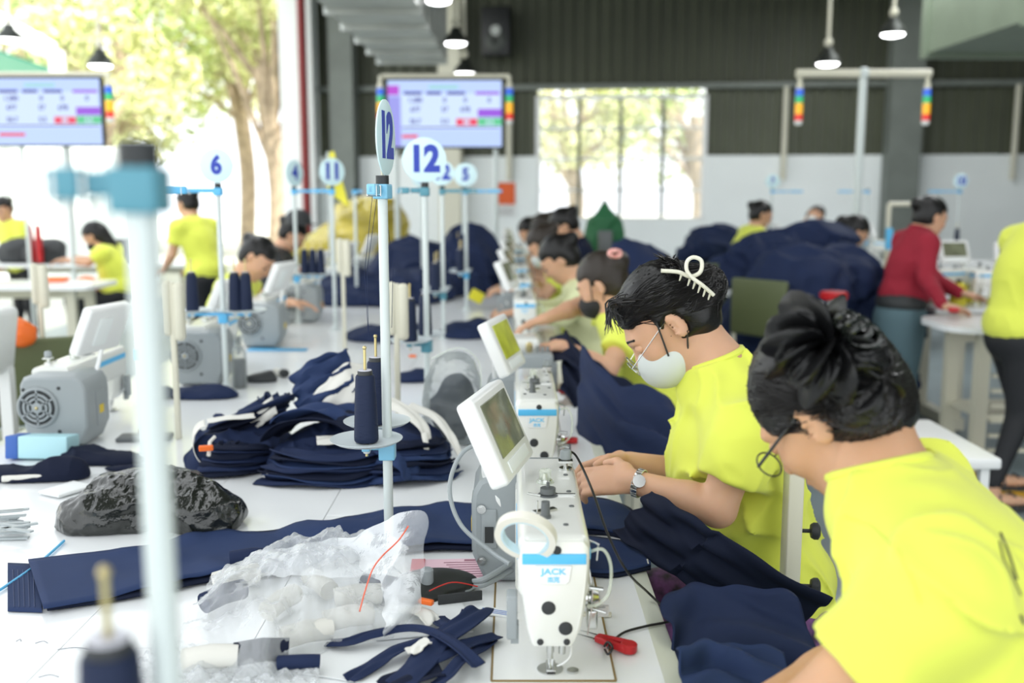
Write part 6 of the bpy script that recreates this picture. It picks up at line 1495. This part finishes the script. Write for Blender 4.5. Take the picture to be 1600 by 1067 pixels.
# chairs of olive vinyl
def olive_chair(px, d, rz, label, w=.44, ztop=.95):
    t = thing('olive_chair', label, 'chair', (X(px, d), d, 0), rz, 'olive chairs of the hall')
    MB().box((0, -.21, ztop-.16), (w, .04, .34), bev=.018).build('backrest', m_olivec, t); MB().box((0, 0, .45), (w, .42, .05), bev=.015).build('seat', m_olivec, t)
    for a in (-1, 1):
        MB().cyl((a*(w/2-.02), -.20, 0), (a*(w/2-.02), -.215, ztop-.1), .014, n=8).build('leg', m_leg, t); MB().cyl((a*(w/2-.02), .18, 0), (a*(w/2-.02), .18, .44), .014, n=8).build('leg', m_leg, t)
    return t
olive_chair(1105, 7.4, .1, 'olive vinyl chair between the woman in the white mask and the standing woman in yellow')
olive_chair(1222, 6.0, -.9, 'olive vinyl chair half hidden by navy cloth', .4)
olive_chair(40, 4.0, .5, 'olive chair behind the left fan machine with an orange bag', ztop=.90)
t = thing('red_stool', 'stool with a bright red round top beside the navy cloth', 'stool', (X(1305, 5.7), 5.7, 0))
MB().lathe([(.075, 0), (.08, .01), (.08, .035), (.07, .045), (0, .045)], (0, 0, .86), n=24).build('red_top', m_redp, t); MB().lathe([(.14, 0), (.14, .02), (.04, .04), (.04, .86)], n=18).build('column', m_grey, t)
t = thing('garment_frame', 'cream inverted U frame behind the woman in the red sweater', 'frame', (X(1410, 7.6), 7.6, 0))
for px in (1384, 1440): x = X(px, 7.6)-t.location.x; MB().cyl((x, 0, 0), (x, 0, 1.38), .018, n=8).build('upright', m_cream, t)
MB().cyl((X(1384, 7.6)-t.location.x, 0, 1.38), (X(1440, 7.6)-t.location.x, 0, 1.38), .018, n=8).build('crossbar', m_cream, t)
MB().box((X(1384, 7.6)-t.location.x, -.03, 1.12), (.05, .02, .16)).build('blue_cloth', m_strip, t)
# machines on the right bench and the far table
for i, (px, d, z, rz, lab) in enumerate(((1460, 6.2, .78, -1.2, 'machine on the right bench just beyond the red sweater'), (1530, 6.1, .78, -1.6, 'machine on the right bench left of the woman at the right edge'),
        (1245, 9.7, .78, .3, 'machine on the far table left of the T shaped pole'), (1390, 9.8, .78, .2, 'machine on the far table right of the T shaped pole'), (1120, 9.7, .78, .0, 'machine on the far table, leftmost there'))):
    dup(m1, loc=(X(px, d), d, z), rz=rz, label='white sewing '+lab, group='sewing machines of the right side')
def yellow_cap(px, py, d, lab):
    p = PD(px, py, d); t = thing('yellow_cone', lab, 'thread cone', (p.x, p.y, p.z), 0, 'yellow thread cones on the right side')
    MB().lathe([(.05, 0), (.052, .01), (.04, .09), (.03, .12), (0, .12)], n=18).build('thread', m_yel, t); MB().lathe([(.018, .12), (.018, .14), (0, .14)], n=12).build('core', m_rub, t)
for px, d, lab in ((1500, 6.1, 'yellow thread cone on the right bench behind the hand of the red sweater woman'), (1522, 6.25, 'yellow thread cone right of the first one on the right bench'), (1560, 6.1, 'yellow thread cone nearest the woman at the right edge'), (1545, 6.35, 'rear yellow thread cone on the right bench')):
    x = X(px, d); p = V3((x, d, .781)); t = thing('yellow_cone', lab, 'thread cone', p, 0, 'yellow thread cones on the right bench')
    MB().lathe([(.05, 0), (.052, .01), (.04, .11), (.03, .14), (0, .14)], n=18).build('thread', m_yel, t); MB().lathe([(.018, .14), (.018, .16), (0, .16)], n=12).build('core', m_rub, t)
for px, pyt, d, num, lab in ((1202, 290, 9.9, '3', 'far thread stand with pale round sign left of the T shaped pole'), (1492, 283, 9.6, '10', 'far thread stand with blue round sign right of the steel column'), (1350, 300, 10.1, None, 'far thread stand with long blue arm at the right')):
    stand(X(px, d), d, lab, num=num, cones=((-.08, 'navy cone on the '+('leftmost' if px < 1300 else 'rightmost' if px > 1400 else 'middle')+' thread stand of the far right table'),), top_arm=(1 if px < 1300 else -1, 0), arm_len=.3, sign_s=1.)
# left side things
lt = bench('long table beyond the left table with dark machines', -5.6, -3.0, 9.6, 10.4, shelf=False)
for i, (px, d, lab) in enumerate(((30, 9.9, 'dark covered machine at the far left'), (72, 9.8, 'dark covered machine with two red spools'), (190, 9.9, 'dark covered machine behind the long-haired woman'))):
    x = X(px, d); t = heap('covered_machine', lab, 'machine', [((x, d, .86), (.20, .16, .16)), ((x+.1, d, .92), (.1, .12, .10))], .018, m_rub, i, 20, .01, z0=.781, part='cover')
for px, lab in ((58, 'left red spool'), (71, 'right red spool')):
    x = X(px, 9.7); t = thing('red_spool', lab+' on the far left table', 'spool', (x, 9.6, 1.02)); MB().lathe([(.03, -.22), (.03, 0), (.025, .10), (.02, .14), (0, .14)], n=12).build('thread', m_redp, t)
solo(MB().box((-3.55, 7.75, .80), (.16, .12, .03), None, .01), 'orange_pad', m_clip, 'orange pad on the white left table before the long-haired woman', 'pad', (-3.55, 7.75, .79))
solo(MB().box((-4.2, 7.75, .80), (.3, .2, .035), None, .01), 'orange_cloth', m_clip, 'folded orange cloth at the left end of the left table', 'cloth', (-4.2, 7.75, .79))
heap('orange_bag', 'orange bag hanging on the olive chair behind the left machine', 'bag', [((X(46, 3.85), 3.72, .955), (.055, .04, .045)), ((X(58, 3.85), 3.72, .93), (.04, .03, .035))], .008, m_clip, 4, 50, .006, z0=.88)
p = PD(136, 452, 8.66); heap('orange_bag', 'bright orange bag on the lap of the long-haired woman', 'bag', [((p.x, p.y, .67), (.10, .12, .08))], .01, m_clip, 5, 30, .005, z0=.60)
post_lamp(66, 412, 520, 3.9, 'cream folding lamp post at the far left')
t = thing('white_chair', 'white plastic chair back at the left edge beyond the fan machine', 'chair', (-1.78, 3.3, 0))
MB().box((0, 0, .96), (.06, .40, .24), Matrix.Rotation(.15, 3, 'Y'), .03).build('backrest', m_whitep, t)
for b in (-1, 1): MB().box((.0, b*.15, .43), (.04, .04, .86)).build('leg', m_whitep, t)
MB().box((-.18, 0, .46), (.40, .38, .04), bev=.015).build('seat', m_whitep, t)
for b in (-1, 1): MB().box((-.34, b*.15, .22), (.04, .04, .44)).build('leg', m_whitep, t)
t = thing('side_table', 'white low side table behind the chair of the masked woman', 'cart', (1.30, 3.6, 0))  # low table put in for a white area of unclear cause
MB().box((0, 0, .55), (.75, .6, .04), bev=.01).build('side_table_top', m_whitep, t)
for a in (-1, 1):
    for b in (-1, 1): MB().box((a*.33, b*.26, .27), (.03, .03, .54)).build('leg', m_whitep, t)
# post of the monitors and wires from the cones up to the arm of the focused stand
S0 = V3((-.2475, 1.925, 1.47))
for i, (a, b) in enumerate((((576, 530), (582, 305)), ((612, 512), (600, 305)), ((576, 532), (590, 300)))):
    p, q = PD(*a, 1.93), PD(*b, 1.93)
    solo(MB().tube([p, (p+q)/2+V3((-.012 if i != 1 else .01, 0, -.01)), q], .0005, 4), 'thread_line', m_navy, ('left', 'right', 'middle')[i]+' thin thread rising to the top arm of the focused stand', 'thread', tuple(p))
